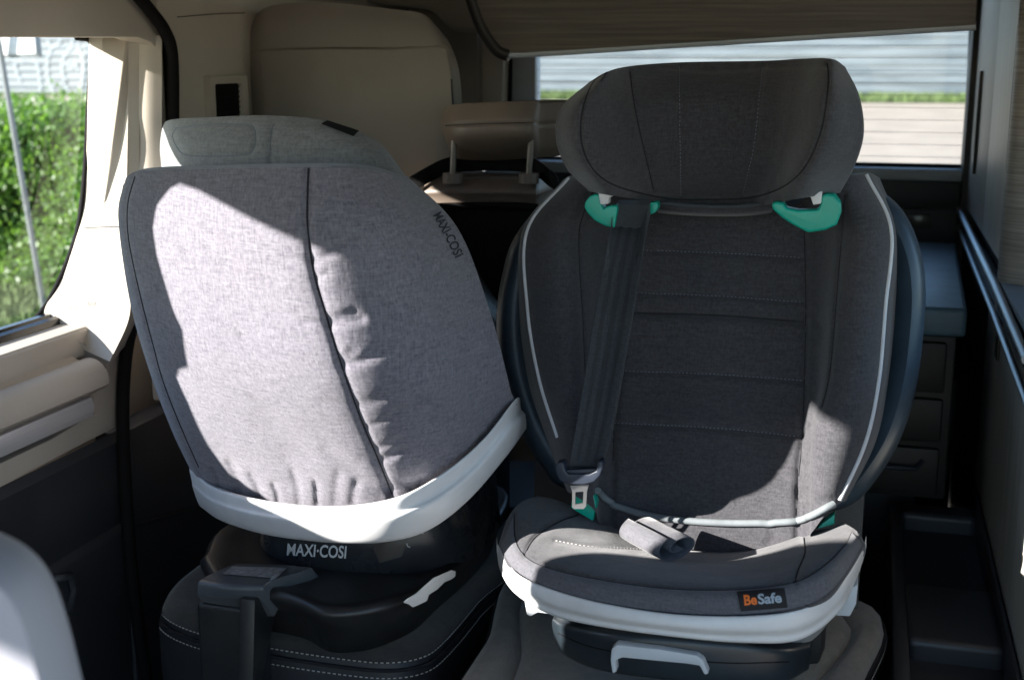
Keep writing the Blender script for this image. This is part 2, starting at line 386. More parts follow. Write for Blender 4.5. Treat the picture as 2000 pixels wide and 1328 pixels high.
M['wallmetal'] = mat('weathered_blue_grey_boards', (.135, .162, .178), .6, col2=(.068, .088, .10), vscale=1.1, stretch=(.5, .5, 6))
M['graffiti'] = mat('pale_spray_paint', (.27, .30, .32), .8, var=.05)
M['pole'] = mat('galvanised_pole', (.22, .235, .25), .45, metal=.5, var=.1, vscale=12)
def leafmat(name, c1, c2):
    m = mat(name, c1, .42, col2=c2, vscale=2.2); t = m.node_tree; b = t.nodes['Principled BSDF']; out = t.nodes['Material Output']
    tl = t.nodes.new('ShaderNodeBsdfTranslucent'); tl.inputs[0].default_value = (.22, .42, .05, 1)
    mx = t.nodes.new('ShaderNodeMixShader'); mx.inputs[0].default_value = .4
    t.links.new(b.outputs[0], mx.inputs[1]); t.links.new(tl.outputs[0], mx.inputs[2]); t.links.new(mx.outputs[0], out.inputs[0]); return m
M['leaf'] = leafmat('hedge_leaf', (.11, .21, .035), (.045, .11, .018))
M['core'] = mat('hedge_dark_core', (.020, .030, .012), .95, var=.3, vscale=12)  # solid dark surface behind the leaves

# ------------------------------------------------------------------ outside: ground, walls, hedge, pole
def sheet(name, pts, m, kind='structure'):
    V = [p for p in pts]; return tag(mk(name, V, [tuple(range(len(V)))], m, smooth=False), kind=kind)
GZ = -.45
g = mk('ground', [(-120, -60, GZ), (90, -60, GZ), (90, 4, GZ), (-120, 4, GZ), (90, 200, GZ+.03*196), (-120, 200, GZ+.03*196)], [(0, 1, 2, 3), (3, 2, 4, 5)], M['asphalt'], smooth=False)
tag(g, kind='structure')
sheet('lawn', [(-40, -30, GZ+.006), (-2.6, -30, GZ+.006), (-2.6, 4, GZ+.006), (-40, 4, GZ+.006)], M['grass'])
sheet('lawn', [(-40, 4, GZ+.006), (-2.6, 4, GZ+.006), (-2.6, 12, GZ+.246), (-40, 12, GZ+.246)], M['grass'])
WY = 30.0; wz = GZ+.03*(WY-4)
sheet('verge', [(-40, WY-1.6, wz-.048+.01), (40, WY-1.6, wz-.048+.01), (40, WY+.3, wz+.02), (-40, WY+.3, wz+.02)], M['grass'])
def grass(name, area, n, h, zf):
    V = []; F = []
    for _ in range(n):
        x, y = random.uniform(area[0], area[1]), random.uniform(area[2], area[3]); z = zf(y); a = random.uniform(0, 6.28); l = h*random.uniform(.5, 1.3); w = l*.10
        dx, dy = math.cos(a)*w, math.sin(a)*w; b = len(V); lx, ly = random.gauss(0, l*.35), random.gauss(0, l*.35)
        V += [(x-dx, y-dy, z), (x+dx, y+dy, z), (x+lx, y+ly, z+l)]; F.append((b, b+1, b+2))
    return tag(mk(name, V, F, M['blade'], smooth=False), 'short green grass ' + name.replace('_', ' ') + ' growing outside the van', 'grass', kind='stuff')
gz = lambda y: GZ+.03*max(0, y-4)
grass('lawn_grass', (-7.0, -3.0, 3.4, 7.4), 30000, .07, gz)
grass('verge_grass', (-14, 4, WY-1.5, WY-.1), 14000, .16, gz)

def board_wall(name, p0, p1, z0, nb, pitch, out, label):
    r = root(name, ((p0[0]+p1[0])/2, (p0[1]+p1[1])/2, z0), label, 'wall')
    d = Vector((p1[0]-p0[0], p1[1]-p0[1], 0)); o = Vector((out[0], out[1], 0))
    for k in range(nb):
        a = Vector((p0[0], p0[1], z0+k*pitch)); j = random.uniform(-.006, .006)
        prof = [(0+j, .0), (.045+j, .012), (.05+j, pitch*.35), (.018+j, pitch*.96), (0+j, pitch*.98)]
        V = [a+o*u+Vector((0, 0, v)) for u, v in prof]+[a+d+o*u+Vector((0, 0, v)) for u, v in prof]; n = len(prof)
        F = [(i, (i+1) % n, n+(i+1) % n, n+i) for i in range(n)]+[tuple(range(n))[::-1], tuple(range(n, 2*n))]
        mk('board', V, F, M['wallmetal'], r, smooth=False)
    return r
bw = board_wall('board_wall', (-36, WY), (14, WY), wz-.1, 20, .20, (0, -1), 'long pale blue grey boarded wall with white graffiti, seen beyond the hedge and road')
# sprayed outlines on the wall
def spray(name, pts, w=.05):
    P = crs(pts, 8); V = []; F = []
    for i, (y, z) in enumerate(P):
        t = P[min(i+1, len(P)-1)]-P[max(i-1, 0)]; t = t/np.linalg.norm(t); n = np.array([-t[1], t[0]])*w/2
        for s in (-1, 1): V.append((y+s*n[0], WY-.055, z+s*n[1])); V.append((y+s*n[0], WY-.04, z+s*n[1]))
        if i:
            a = 4*(i-1); b = 4*i
            F += [(a, a+2, b+2, b), (a+1, b+1, b+3, a+3), (a, b, b+1, a+1), (a+2, a+3, b+3, b+2)]
    mk(name, V, F, M['graffiti'], bw, smooth=False)
def wyz(px, py): p = U(px, py, y=WY-.055); return (p.x, p.z)
for path in ([(128, 165), (120, 130), (132, 100), (150, 95), (162, 120), (160, 160), (145, 185), (130, 175), (128, 160)],
             [(100, 95), (92, 120), (95, 160), (112, 190)], [(60, 118), (72, 125), (78, 160), (80, 190)],
             [(28, 118), (32, 140), (40, 160)], [(125, 130), (132, 122), (138, 136), (145, 124), (152, 138)],
             [(10, 120), (20, 115), (45, 122)], [(92, 80), (100, 92), (112, 88), (118, 78)], [(140, 78), (145, 92), (155, 82)]):
    spray('graffiti_line', [wyz(*p) for p in path], .07)

hx0, hx1, hy0, hy1, hz1 = -10.5, -3.7, 7.35, 8.7, .80
hd = root('hedge', ((hx0+hx1)/2, (hy0+hy1)/2, gz(hy0)), 'clipped leafy green hedge along the lawn, seen through the side window', 'hedge')
def hedge_surface(x, z):  # wavy front face
    return hy0+.10*math.sin(x*2.1+z*3)+.08*math.sin(x*5.3-z*4)+.05*math.sin(z*9+x)+.22*max(0, (z+.1))**2
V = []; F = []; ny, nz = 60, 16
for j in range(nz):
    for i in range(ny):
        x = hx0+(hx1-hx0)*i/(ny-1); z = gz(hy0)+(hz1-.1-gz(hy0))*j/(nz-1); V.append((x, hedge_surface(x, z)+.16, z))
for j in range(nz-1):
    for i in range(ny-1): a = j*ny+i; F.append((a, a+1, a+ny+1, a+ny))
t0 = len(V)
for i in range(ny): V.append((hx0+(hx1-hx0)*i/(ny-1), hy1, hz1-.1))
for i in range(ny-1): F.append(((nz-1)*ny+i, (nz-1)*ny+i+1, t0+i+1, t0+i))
mk('inner_core', V, F, M['core'], hd)
V = []; F = []
for _ in range(42000):
    x = random.uniform(hx0, hx1); top = random.random() < .2
    if top: z = hz1+random.gauss(-.02, .05)+.04*math.sin(x*3); y = random.uniform(hy0+.05, hy1)
    else: z = random.uniform(gz(hy0), hz1); y = hedge_surface(x, z)+random.gauss(.06, .07)
    c = Vector((x, y, z)); l = random.uniform(.030, .062); w = l*.68
    ax = Vector((random.gauss(.0, .55), random.gauss(-.6, .5), random.gauss(.35, .5))).normalized()   # leaf normal
    tx = ax.orthogonal().normalized(); tx = Matrix.Rotation(random.uniform(0, 6.28), 3, ax) @ tx; ty = ax.cross(tx)
    b = len(V); V += [c-tx*l*.5, c+ty*w*.5+ax*l*.10, c+tx*l*.55, c-ty*w*.5+ax*l*.10]; F += [(b, b+1, b+2), (b, b+2, b+3)]
tag(mk('foliage', V, F, M['leaf'], hd, smooth=False), kind='stuff')

# leaning pole with a white board on top
pb = U(92, 640, x=-3.6); pt = U(4, 120, x=-3.6); dv = (pb-pt)
base = pt+dv*((pt.z-gz(pb.y))/(pt.z-pb.z))
sg = root('sign_pole', (base.x, base.y, gz(base.y)), 'leaning thin galvanised pole with a white sign board, outside the side window', 'sign post')
tube('pole', [base, pt+dv*.5, pt-dv*.15], .0125, M['pole'], sg, 10)
sy = pt.y+.02
q = [U(-40, 60, y=sy), U(66, 62, y=sy), U(70, 106, y=sy), U(-36, 110, y=sy)]
prism('sign_board', q, (0, .012, 0), M['white'], sg, .002)
qq = [U(-44, 54, y=sy+.006), U(70, 56, y=sy+.006), U(76, 112, y=sy+.006), U(-40, 116, y=sy+.006)]
prism('sign_frame', qq, (0, .025, 0), M['pole'], sg, .002)

# ------------------------------------------------------------------ the van: shell
GX = -1.15                                           # side glass plane
def holed(name, outer, holes, x, th, m, kind='structure', parent=None):
    """plate in the plane x = const with rounded window openings"""
    c = bpy.data.curves.new(name, 'CURVE'); c.dimensions = '2D'; c.fill_mode = 'BOTH'; c.extrude = th/2
    for loop in [outer]+holes:
        s = c.splines.new('POLY'); s.points.add(len(loop)-1); s.use_cyclic_u = True
        for p, (a, b) in zip(s.points, loop): p.co = (a, b, 0, 1)
    o = bpy.data.objects.new(name, c); COL.objects.link(o)
    me = bpy.data.meshes.new_from_object(o.evaluated_get(bpy.context.evaluated_depsgraph_get()))
    bpy.data.objects.remove(o); me.materials.clear(); me.materials.append(m)
    me.transform(Matrix(((0, 0, 1, x), (1, 0, 0, 0), (0, 1, 0, 0), (0, 0, 0, 1))))
    o = link(name, me, parent); 
    if kind: tag(o, kind=kind)
    return o
def rrect(y0, y1, z0, z1, r, n=6):
    out = []
    for cx, cz, a0 in ((y1-r, z1-r, 0), (y0+r, z1-r, 90), (y0+r, z0+r, 180), (y1-r, z0+r, 270)):
        for k in range(n+1): a = R(a0+90*k/n); out.append((cx+r*math.cos(a), cz+r*math.sin(a)))
    return out
glass_px = [(-420, 76), (0, 75), (150, 74), (176, 80), (180, 110), (174, 200), (167, 330), (156, 430), (140, 490), (118, 545), (92, 595), (66, 628), (40, 648), (0, 668), (-420, 880)]
hole_px = [(-420, 66), (0, 64), (160, 60), (196, 66), (202, 110), (197, 200), (190, 330), (186, 440), (200, 520), (192, 600), (156, 672), (112, 704), (60, 720), (0, 740), (-420, 945)]
slide_hole = [(U(x, y, x=GX-.01).y, U(x, y, x=GX-.01).z) for x, y in hole_px]
SUN_PATCH_HOLE = [(.99, .872), (.99, .896), (.973, .955), (.971, .983), (.958, .998), (.935, 1.013), (.921, 1.058), (.929, 1.072), (.936, 1.099), (.945, 1.128), (.947, 1.155), (.937, 1.185), (.915, 1.214), (.887, 1.235), (.848, 1.245), (.78, 1.254), (.72, 1.262), (.58, 1.284), (.45, 1.29), (.40, 1.27), (.42, 1.22), (.50, 1.185), (.57, 1.14), (.60, 1.10), (.64, 1.045), (.645, 1.02), (.625, .99), (.612, .95), (.63, .922), (.70, .912), (.76, .910), (.804, .908), (.855, .898), (.939, .870)]  # added opening, outline shaped so the sun patches fall on the child seats
FRONT_HOLE = rrect(-.95, -.08, .85, 1.28, .07)  # front window opening, rear end set to keep sun off the front seat
holed('van_side_wall', [(-1.6, -.35), (3.2, -.35), (3.2, 1.5), (-1.6, 1.5)], [slide_hole, SUN_PATCH_HOLE, FRONT_HOLE], GX-.02, .02, M['trim'])
tag(mk('floor', [(-1.16, -1.2, 0), (.75, -1.2, 0), (.75, 3.1, 0), (-1.16, 3.1, 0)], [(0, 1, 2, 3)], M['darktrim'], smooth=False), kind='structure')
box('ceiling', (-1.16, -.2, 1.345), (.75, 3.1, 1.40), M['headliner'], None, .0)['kind'] = 'structure'
holed('van_side_wall', [(.9, -.2), (3.15, -.2), (3.15, 1.5), (.9, 1.5)], [rrect(.98, 2.05, .88, 1.29, .06)], .77, .04, M['trim'])
mk('side_glass', [(.77, .97, .87), (.77, 2.06, .87), (.77, 2.06, 1.30), (.77, .97, 1.30)], [(0, 1, 2, 3)], M['glass'], smooth=False)['kind'] = 'structure'

# pillar panel behind the sliding door, its grille, and the dark lower lining
PX = -1.045
pr = box('pillar_panel', (PX-.05, 1.765, .615), (PX, 3.0, 1.34), M['trim'], None, .006); pr['kind'] = 'structure'
BVp = BVHTree.FromPolygons([(PX, 1, 0), (PX, 3, 0), (PX, 3, 2), (PX, 1, 2)], [(0, 1, 2, 3)])
lp = box('pillar_lining', (PX-.05, 1.60, 0), (PX-.004, 3.0, .610), M['darktrim'], None, .006); lp['kind'] = 'structure'
def pxpoly(pts, **k): return [U(a, b, **k) for a, b in pts]
gf = root('speaker_grille', U(440, 190, x=PX), 'small black grille in a beige frame on the pillar behind the grey child seat', 'grille')
a0, a1 = U(401, 150, x=PX+.004), U(480, 260, x=PX+.004)
holed('frame', [(a0.y, a1.z), (a1.y, a1.z), (a1.y, a0.z), (a0.y, a0.z)], [rrect(a0.y+.016, a1.y-.02, a1.z, a0.z-.012, .004, 2)], PX+.006, .012, M['trim'], None, gf)
box('grille', (PX+.0005, a0.y+.014, a1.z-.05), (PX+.0045, a1.y-.018, a0.z-.010), M['rubber'], gf, .001)
for k in range(9):
    z = a0.z-.016-k*.0085; box('slat', (PX+.0046, a0.y+.018, z-.003), (PX+.0075, a1.y-.022, z), M['rubber'], gf, .0008)
# seams on the pillar
drape('panel_seam', BVp, [(346, 34), (420, 28), (478, 26)], .0008, M['seam'], pr)
drape('panel_seam', BVp, [(258, 1026), (330, 1006), (420, 985)], .002, M['darkleather'], lp)

# ------------------------------------------------------------------ sliding door
DX = -1.045
sd = root('sliding_door', (DX-.05, 1.3, 0), 'beige sliding van door with a large window and dark lower lining', 'van door')
fr_ = prism('upper_frame', pxpoly([(-500, -90), (235, -60), (268, -18), (300, 22), (318, 60), (328, 110), (330, 335), (311, 335), (312, 120), (308, 98), (296, 84), (270, 74), (-500, 72)], x=DX), (-.045, 0, 0), M['trim'], sd, .004)
# window glass + frit border
gl = mk('glass', [U(x, y, x=GX) for x, y in glass_px], [tuple(range(len(glass_px)))], M['glass'], sd, smooth=False)
fp = crs(glass_px[2:14], 5); P1 = [U(x, y, x=GX+.004) for x, y in fp]
tube('window_gasket', P1, .0045, M['rubber'], sd, 8)
# reveal between glass and inner frame: faces forward
gpts = [(180, 66), (174, 200), (167, 330), (156, 430), (118, 545), (80, 615), (96, 652)]
ipts = [(250, 74), (250, 200), (248, 330), (246, 430), (252, 540), (252, 620), (214, 706)]
def xi(py): return float(np.interp(py, [74, 300, 430, 540, 620, 706], [-1.08, -1.078, -1.066, -1.035, -1.002, -1.0]))
ctrl = [[U(a[0], a[1], x=GX+.005), U((a[0]*.5+b[0]*.5), (a[1]+b[1])/2, x=(GX+.005)*.48+xi(b[1])*.52), U(b[0], b[1], x=xi(b[1]))] for k, (a, b) in enumerate(zip(gpts, ipts))]
rv = surf('window_reveal', lattice(ctrl, 20, 70), M['trim'], sd, back=(-.01, .03, 0), shrink=.98)
drape('trim_seam', BV['window_reveal'], [(180, 108), (215, 107), (240, 106)], .0010, M['seam'], sd)
drape('trim_seam', BV['window_reveal'], [(164, 446), (200, 444), (240, 443)], .0010, M['seam'], sd)
# sun shadow of the glass etching, drawn as thin dark lines on the reveal
for path in ([(134, 592), (140, 584), (150, 586), (152, 594), (144, 600), (136, 598), (134, 592)], [(136, 602), (142, 600), (148, 604), (142, 608), (136, 602)],
             [(172, 592), (178, 588), (186, 591), (184, 597), (176, 598), (172, 592)], [(174, 592), (178, 596), (181, 592), (184, 595)],
             [(150, 597), (160, 600)], [(154, 600), (168, 605)], [(158, 603), (172, 607)], [(160, 607), (172, 610)], [(164, 596), (172, 600)]):
    pts = [hit(BV['window_reveal'], x, y, .0004)[0] for x, y in (crs(path, 4) if len(path) > 2 else path)]
    tube('etch_shadow', pts, .00024, M['darktrim'], rv, 4)
# step beside the reveal and lit rear strip of the frame
ctrl = [[U(250, y, x=xi(y)), U(261, y, x=xi(y)+.006), U(272, y, x=xi(y)+.012)] for y in (72, 200, 340, 445)]
surf('frame_step', lattice(ctrl, 6, 20), M['trim'], sd)
ctrl = [[U(271, y, x=xi(y)+.012), U(290, y, x=xi(y)+.026), U(316, y, x=xi(y)+.042)] for y in (70, 110, 200, 300, 420)]
surf('frame_strip', lattice(ctrl, 8, 24), M['trim'], sd)
# sill, shelf, handle strip and lower band, swept along the door
zs = U(130, 652, x=-1.06).z
yE = 1.530
profile_y('sill', [(GX+.004, zs-.004), (-1.10, zs), (-1.064, zs), (-1.059, zs-.004), (-1.059, zs-.038), (-1.075, zs-.045)], .7, 1.60, M['trim'], sd)
profile_y('window_rail', [(GX+.006, zs+.004), (GX+.010, zs+.012), (GX+.022, zs+.012), (GX+.026, zs+.002), (GX+.03, zs+.010), (GX+.038, zs+.008), (GX+.04, zs)], .7, 1.57, M['frit'], sd)
zA = U(0, 790, x=-1.02).z
arc = [(-1.075, zs-.046), (-1.085, zA+.022)]+[(-1.03+.028*math.sin(a), zA-.018+.030*math.cos(a)) for a in np.linspace(-.6, 1.75, 12)]+[(-1.010, zA-.030), (-1.03, zA-.035)]
profile_y('armrest', arc, .7, yE-.02, M['trim'], sd)
V = [(x, yE-.02, z) for x, z in arc]+[(-1.09, yE-.02, zA-.036)]
mk('armrest_end', V, [tuple(range(len(V)))], M['trim'], sd, smooth=False)
zH = zA-.037
profile_y('handle_strip', [(-1.040, zH), (-1.022, zH-.003), (-1.018, zH-.016), (-1.022, zH-.030), (-1.040, zH-.034)], .7, yE-.035, M['silver'], sd)
profile_y('handle_gap', [(-1.035, zH-.034), (-1.075, zH-.036), (-1.075, zH-.060), (-1.05, zH-.062)], .7, yE-.01, M['black'], sd)
pts = [(252, 618), (246, 640), (236, 700), (234, 830), (0, 952), (-500, 1220), (-500, 1165), (0, 905), (100, 858), (150, 828), (176, 798), (192, 760), (214, 704)]
prism('lower_frame', pxpoly(pts, x=DX), (-.03, 0, 0), M['trim'], sd, .004)
# end wall of the recess
ctrl = [[U(130, 652, x=-1.062), U(170, 676, x=-1.055), U(214, 706, x=DX)], [U(128, 700, x=-1.09), U(165, 720, x=-1.07), U(205, 735, x=DX-.004)], [U(140, 780, x=-1.09), U(165, 780, x=-1.07), U(186, 790, x=DX-.006)]]
surf('recess_end', lattice(ctrl, 8, 10), M['trim'], sd)
profile_y('recess_back', [(-1.09, zs-.03), (-1.092, zH-.1)], .7, 1.60, M['trim'], sd)
zl = .618
profile_y('lower_lining', [(DX-.004, zl), (DX+.006, zl-.012), (DX+.004, zl-.05), (DX-.006, zl-.12), (DX-.012, .472), (DX-.004, .466), (DX-.002, .460), (DX-.008, .30), (DX-.01, .02)], .7, 1.598, M['darktrim'], sd)
pk = U(132, 1140, x=DX-.002)
V, F = tubeg([pk+Vector((0, -.03, .02)), pk+Vector((.004, .0, .012)), pk+Vector((.004, .008, -.012)), pk+Vector((0, -.004, -.04))], .006, 8); mk('pocket_lip', V, F, M['darktrim'], sd)
# rubber seal running down the rear edge of the door opening
sp = [(250, -30), (292, 20), (322, 62), (336, 110), (338, 230), (336, 330), (318, 470), (280, 570), (252, 660), (242, 740), (240, 830), (245, 950), (255, 1090), (270, 1220), (288, 1340), (310, 1480)]
seal = tube('door_seal', [U(x, y, x=-1.030) for x, y in crs(sp, 5)], .0095, M['rubber'], None, 10); seal['kind'] = 'structure'

# ------------------------------------------------------------------ tailgate, overhead panel, rear trim
TY = 3.0
tg = root('tailgate', (-.33, TY, .3), 'van tailgate with a wide heated rear window above a dark panel', 'tailgate')
def ty(px, py, y=TY): return U(px, py, y=y)
zw = ty(1690, 324).z
gx0, gx1 = ty(1046, 200).x, ty(1886, 200).x
mk('glass', [(gx0-.03, TY, zw-.02), (gx1+.03, TY, zw-.02), (gx1+.03, TY, 1.34), (gx0-.03, TY, 1.34)], [(0, 1, 2, 3)], M['glass'], tg, smooth=False)
prism('window_frame', [ty(994, 60, TY-.02), ty(1046, 60, TY-.02), ty(1046, 420, TY-.02), ty(990, 420, TY-.02)], (0, .05, 0), M['lightgrey'], tg, .004, label='grey left upright of the rear window')
prism('window_frame', [ty(1896, 0, TY-.02), ty(1930, 0, TY-.02), ty(1912, 420, TY-.02), ty(1880, 420, TY-.02)], (0, .05, 0), M['lightgrey'], tg, .004)
box('window_sill', (gx0-.1, TY-.06, zw-.026), (gx1+.06, TY+.02, zw), M['lightgrey'], tg, .006)
box('window_gasket', (gx0-.1, TY-.012, zw+.0005), (gx1+.06, TY+.012, zw+.007), M['rubber'], tg, .002)
box('upper_lining', (gx0-.12, TY-.03, zw-.09), (gx1+.1, TY+.02, zw-.0275), M['darktrim'], tg, .004)
box('lower_lining', (gx0-.12, TY-.028, .15), (gx1+.1, TY+.022, zw-.092), M['darktrim'], tg, .004)
l0, l1 = ty(1772, 418, TY-.035), ty(1816, 448, TY-.035)
box('interior_lamp', (l0.x, TY-.040, l1.z), (l1.x, TY-.026, l0.z), M['lens'], tg, .004)
for k in range(12):
    z = zw+.022+k*.0268
    tube('heater_wire', [(gx0-.02, TY-.003, z), ((gx0+gx1)/2, TY-.003, z), (gx1+.02, TY-.003, z)], .00045, M['rubber'], tg, 5)
# rear side trims
tp = tag(prism('rear_pillar_trim', pxpoly([(905, 60), (942, 80), (946, 66), (985, 66), (978, 330), (935, 330)], y=2.9), (0, .05, 0), M['trim'], None, .008), kind='structure')
tag(box('rear_side_panel', (-1.05, 2.86, .2), (U(935, 300, y=2.86).x, 2.90, 1.34), M['headliner'], None, .01), kind='structure')
tag(prism('rear_gap_cover', pxpoly([(984, 60), (996, 60), (992, 420), (978, 420)], y=2.955), (0, .03, 0), M['rubber'], None, .002), kind='structure')
tag(prism('roof_edge_trim', pxpoly([(470, -60), (960, -60), (975, 62), (925, 64), (880, 62), (840, 20), (700, 4), (520, -4)], y=2.6), (0, .25, 0), M['headliner'], None, .02, seg=4), kind='structure')
# wooden flap
oy = 2.15
fl = root('overhead_flap', U(1400, 80, y=oy), 'brown wood grain overhead flap with a dark rounded edge hanging above the rear window', 'cabinet flap')
op = [(896, -170), (912, -60), (928, 0), (944, 44), (962, 76), (978, 95), (996, 104), (1020, 104), (1906, 49), (1914, -60), (1920, -170)]
brd = prism('board', pxpoly(op, y=oy), (0, .022, 0), M['wood'], fl, .003)
e3 = [U(x, y, y=oy+.010) for x, y in crs([(892, -168), (908, -60), (924, 0), (940, 46), (958, 78), (976, 99), (996, 107)], 5)]
tube('edge_band', e3, .013, M['edge'], fl, 10)
e3 = [U(x, y, y=oy+.010) for x, y in crs([(990, 106), (1020, 105.5), (1450, 78.5), (1906, 51)], 5)]
tube('lower_edge_band', e3, .007, M['lightgrey'], fl, 8)

# ------------------------------------------------------------------ right side: cabinet, rails, tray console, storage box
KX = .2
kb = root('galley_cabinet', (KX+.2, 2.2, 0), 'tall grey wood grain kitchen cabinet with two metal rails along the right', 'cabinet')
ysplit = U(1918, 420, x=KX).y
def kz(px, py): return U(px, py, x=KX)
y_a, y_b = U(1945, 100, x=KX).y, U(1996, 100, x=KX).y
zr1 = .832
yd = [2.93, U(1938, 200, x=KX).y, U(1983, 200, x=KX).y, 1.2]
box('rear_post', (KX-.012, 2.90, .3), (KX+.05, 2.99, 1.34), M['edge'], kb, .004)
box('door_panel', (KX, yd[1]+.0015, zr1+.012), (KX+.02, 2.895, 1.33), M['greywood'], kb, .002)
box('door_panel', (KX, yd[2]+.0015, zr1+.012), (KX+.02, yd[1]-.0015, 1.33), M['greywood'], kb, .002)
box('carcass', (KX+.021, yd[2]-.03, .1), (KX+.5, 2.89, 1.335), M['edge'], kb, .002)
box('counter_carcass', (KX+.021, 1.2, .1), (KX+.5, yd[2]-.032, zr1-.014), M['edge'], kb, .002)
for px, z0, z1 in ((1916, .93, 1.13), (1984, .99, 1.20)):
    yy = U(px, 200, x=KX).y; tube('finger_slot', [(KX-.0005, yy, z0), (KX-.001, yy, (z0+z1)/2), (KX-.0005, yy, z1)], .006, M['edge'], kb, 8)
# rounded tambour shutter next to the doors
ar = [(KX+.075-.085*math.cos(a), yd[2]-.05-.055*math.sin(a)) for a in np.linspace(-.2, 1.7, 14)]
V = []; F = []
for z in (zr1-.06, 1.33):
    for x, y in ar: V.append((x, y, z))
n = len(ar); F = [(i, i+1, n+i+1, n+i) for i in range(n-1)]
mk('tambour_shutter', V, F, M['greywoodh'], kb)
box('worktop', (KX-.006, 1.2, zr1-.012), (KX+.4, yd[2]-.06, zr1-.001), M['bluegrey'], kb, .003)
tube('rail', [(KX-.014, 2.93, .838), (KX-.014, 2.0, .826), (KX-.014, 1.55, .812)], .0062, M['rail'], kb, 12, label='upper metal rail')
tube('rail', [(KX-.012, 2.90, .800), (KX-.012, 2.0, .782), (KX-.012, 1.45, .762)], .005, M['rail'], kb, 12, label='lower metal rail')
box('rail_track', (KX-.008, 1.2, .785), (KX+.015, 2.92, .805), M['edge'], kb, .002)
box('lower_door', (KX-.002, U(1925, 700, x=KX).y, .46), (KX+.018, 2.92, .755), M['edge'], kb, .003)
box('lower_door', (KX-.002, 1.2, .46), (KX+.018, U(1925, 700, x=KX).y-.003, .770), M['greywood'], kb, .003)
p_ = U(1950, 655, x=KX-.004); box('latch', (KX-.006, p_.y-.02, p_.z-.035), (KX-.001, p_.y+.02, p_.z+.035), M['edge'], kb, .002)
box('plinth', (KX+.004, 1.2, .0), (KX+.02, 2.92, .458), M['darktrim'], kb, .003)

tz = .45
tc_ = root('floor_tray', (.14, 1.7, 0), 'dark moulded tray console with two square recesses beside the cabinet', 'tray')
x0, x1 = U(1742, 1150, z=tz).x, KX-.004
r1y0, r1y1 = U(1850, 1142, z=tz).y, U(1850, 1006, z=tz).y
r2y1 = U(1850, 1252, z=tz).y; r2y0 = r2y1-.22
rx0, rx1 = U(1766, 1070, z=tz).x, U(1935, 1140, z=tz).x
yend = U(1850, 985, z=tz).y
def slab(nm, a, b, c, d, z=tz): box(nm, (a, c, .0), (b, d, z), M['darktrim'], tc_, .011, seg=4)
slab('rim', x0, rx0, r2y0-.2, yend); slab('rim', rx1, x1, r2y0-.2, yend, tz+.02)
slab('cross_rim', rx0-.002, rx1+.002, r1y1, yend-.001, tz-.001); slab('cross_rim', rx0-.002, rx1+.002, r2y1, r1y0, tz-.001); slab('cross_rim', rx0-.002, rx1+.002, r2y0-.199, r2y0, tz-.001)
box('recess_floor', (rx0-.01, r1y0-.01, .3), (rx1+.01, r1y1+.01, tz-.030), M['darktrim'], tc_, 0)
box('recess_floor', (rx0-.01, r2y0-.01, .3), (rx1+.01, r2y1+.01, tz-.030), M['darktrim'], tc_, 0)

sb = root('storage_box', (.0, 2.4, .47), 'dark vinyl topped storage box, sky light put into the lid colour, standing below the tailgate lamp', 'storage box')
bz = .78
b0 = U(1890, 604, z=bz); b1 = U(1862, 474, z=bz)
xl = -.22
prism('padded_lid', [(xl, b0.y, bz), (b0.x, b0.y, bz), (b1.x+.006, b1.y, bz), (xl, b1.y, bz)], (0, 0, -.045), M['skylid'], sb, .008, seg=3)
box('carcass', (xl+.005, b0.y+.01, .47), (b0.x-.012, b1.y-.01, bz-.046), M['edge'], sb, .004)
for k, zz in enumerate((.645, .565, .48)):
    box('drawer', (xl+.015, b0.y-.002, zz), (b0.x-.025, b0.y+.02, zz+(.08, .07, .075)[k]), M['edge'], sb, .006)
box('box_stand', (xl+.02, b0.y+.12, 0), (b0.x-.05, b1.y-.02, .469), M['edge'], sb, .004)
tube('pull_handle', [(b0.x-.14, b0.y-.002, .535), (b0.x-.13, b0.y-.016, .525), (b0.x-.06, b0.y-.016, .525), (b0.x-.05, b0.y-.002, .535)], .004, M['tongue'], sb, 8)
tag(box('rear_floor_panel', (-1.04, 2.75, .0), (.2, 2.8, .5), M['darktrim'], None, .01), kind='structure')

# ------------------------------------------------------------------ third-row seat with headrest, far behind
RY = 1.93
rs = root('rear_seat', (-.56, RY+.06, 0), 'brown leather rear row seat with a raised headrest on two posts', 'van seat')
def c3(rows, ys):
    return [[U(x, y, y=d) for (x, y, d) in r] for r in rows]
hr = [[(868, 214, RY+.02), (890, 204, RY-.03), (960, 200, RY-.05), (1040, 197, RY-.03), (1058, 202, RY)],
      [(861, 240, RY+.01), (885, 242, RY-.05), (960, 240, RY-.065), (1036, 238, RY-.05), (1054, 240, RY)],
      [(868, 266, RY+.01), (890, 268, RY-.05), (960, 268, RY-.06), (1034, 264, RY-.05), (1054, 264, RY+.01)],
      [(876, 290, RY+.03), (896, 292, RY-.015), (960, 294, RY-.025), (1032, 290, RY-.015), (1056, 290, RY+.03)],
      [(886, 308, RY+.06), (903, 312, RY+.03), (960, 314, RY+.02), (1030, 310, RY+.03), (1058, 308, RY+.06)]]
G = carve(lattice(c3(hr, 0), 50, 50), [([(868, 245), (900, 243), (960, 241), (1040, 239), (1056, 246)], 3, .004)])
hr_o = surf('headrest', G, M['brownleather'], rs, back=(.05, .14, 0), shrink=.9)
drape('headrest_seam', BV['headrest'], [(870, 246), (900, 244), (960, 242), (1040, 240)], .001, M['seam'], hr_o)
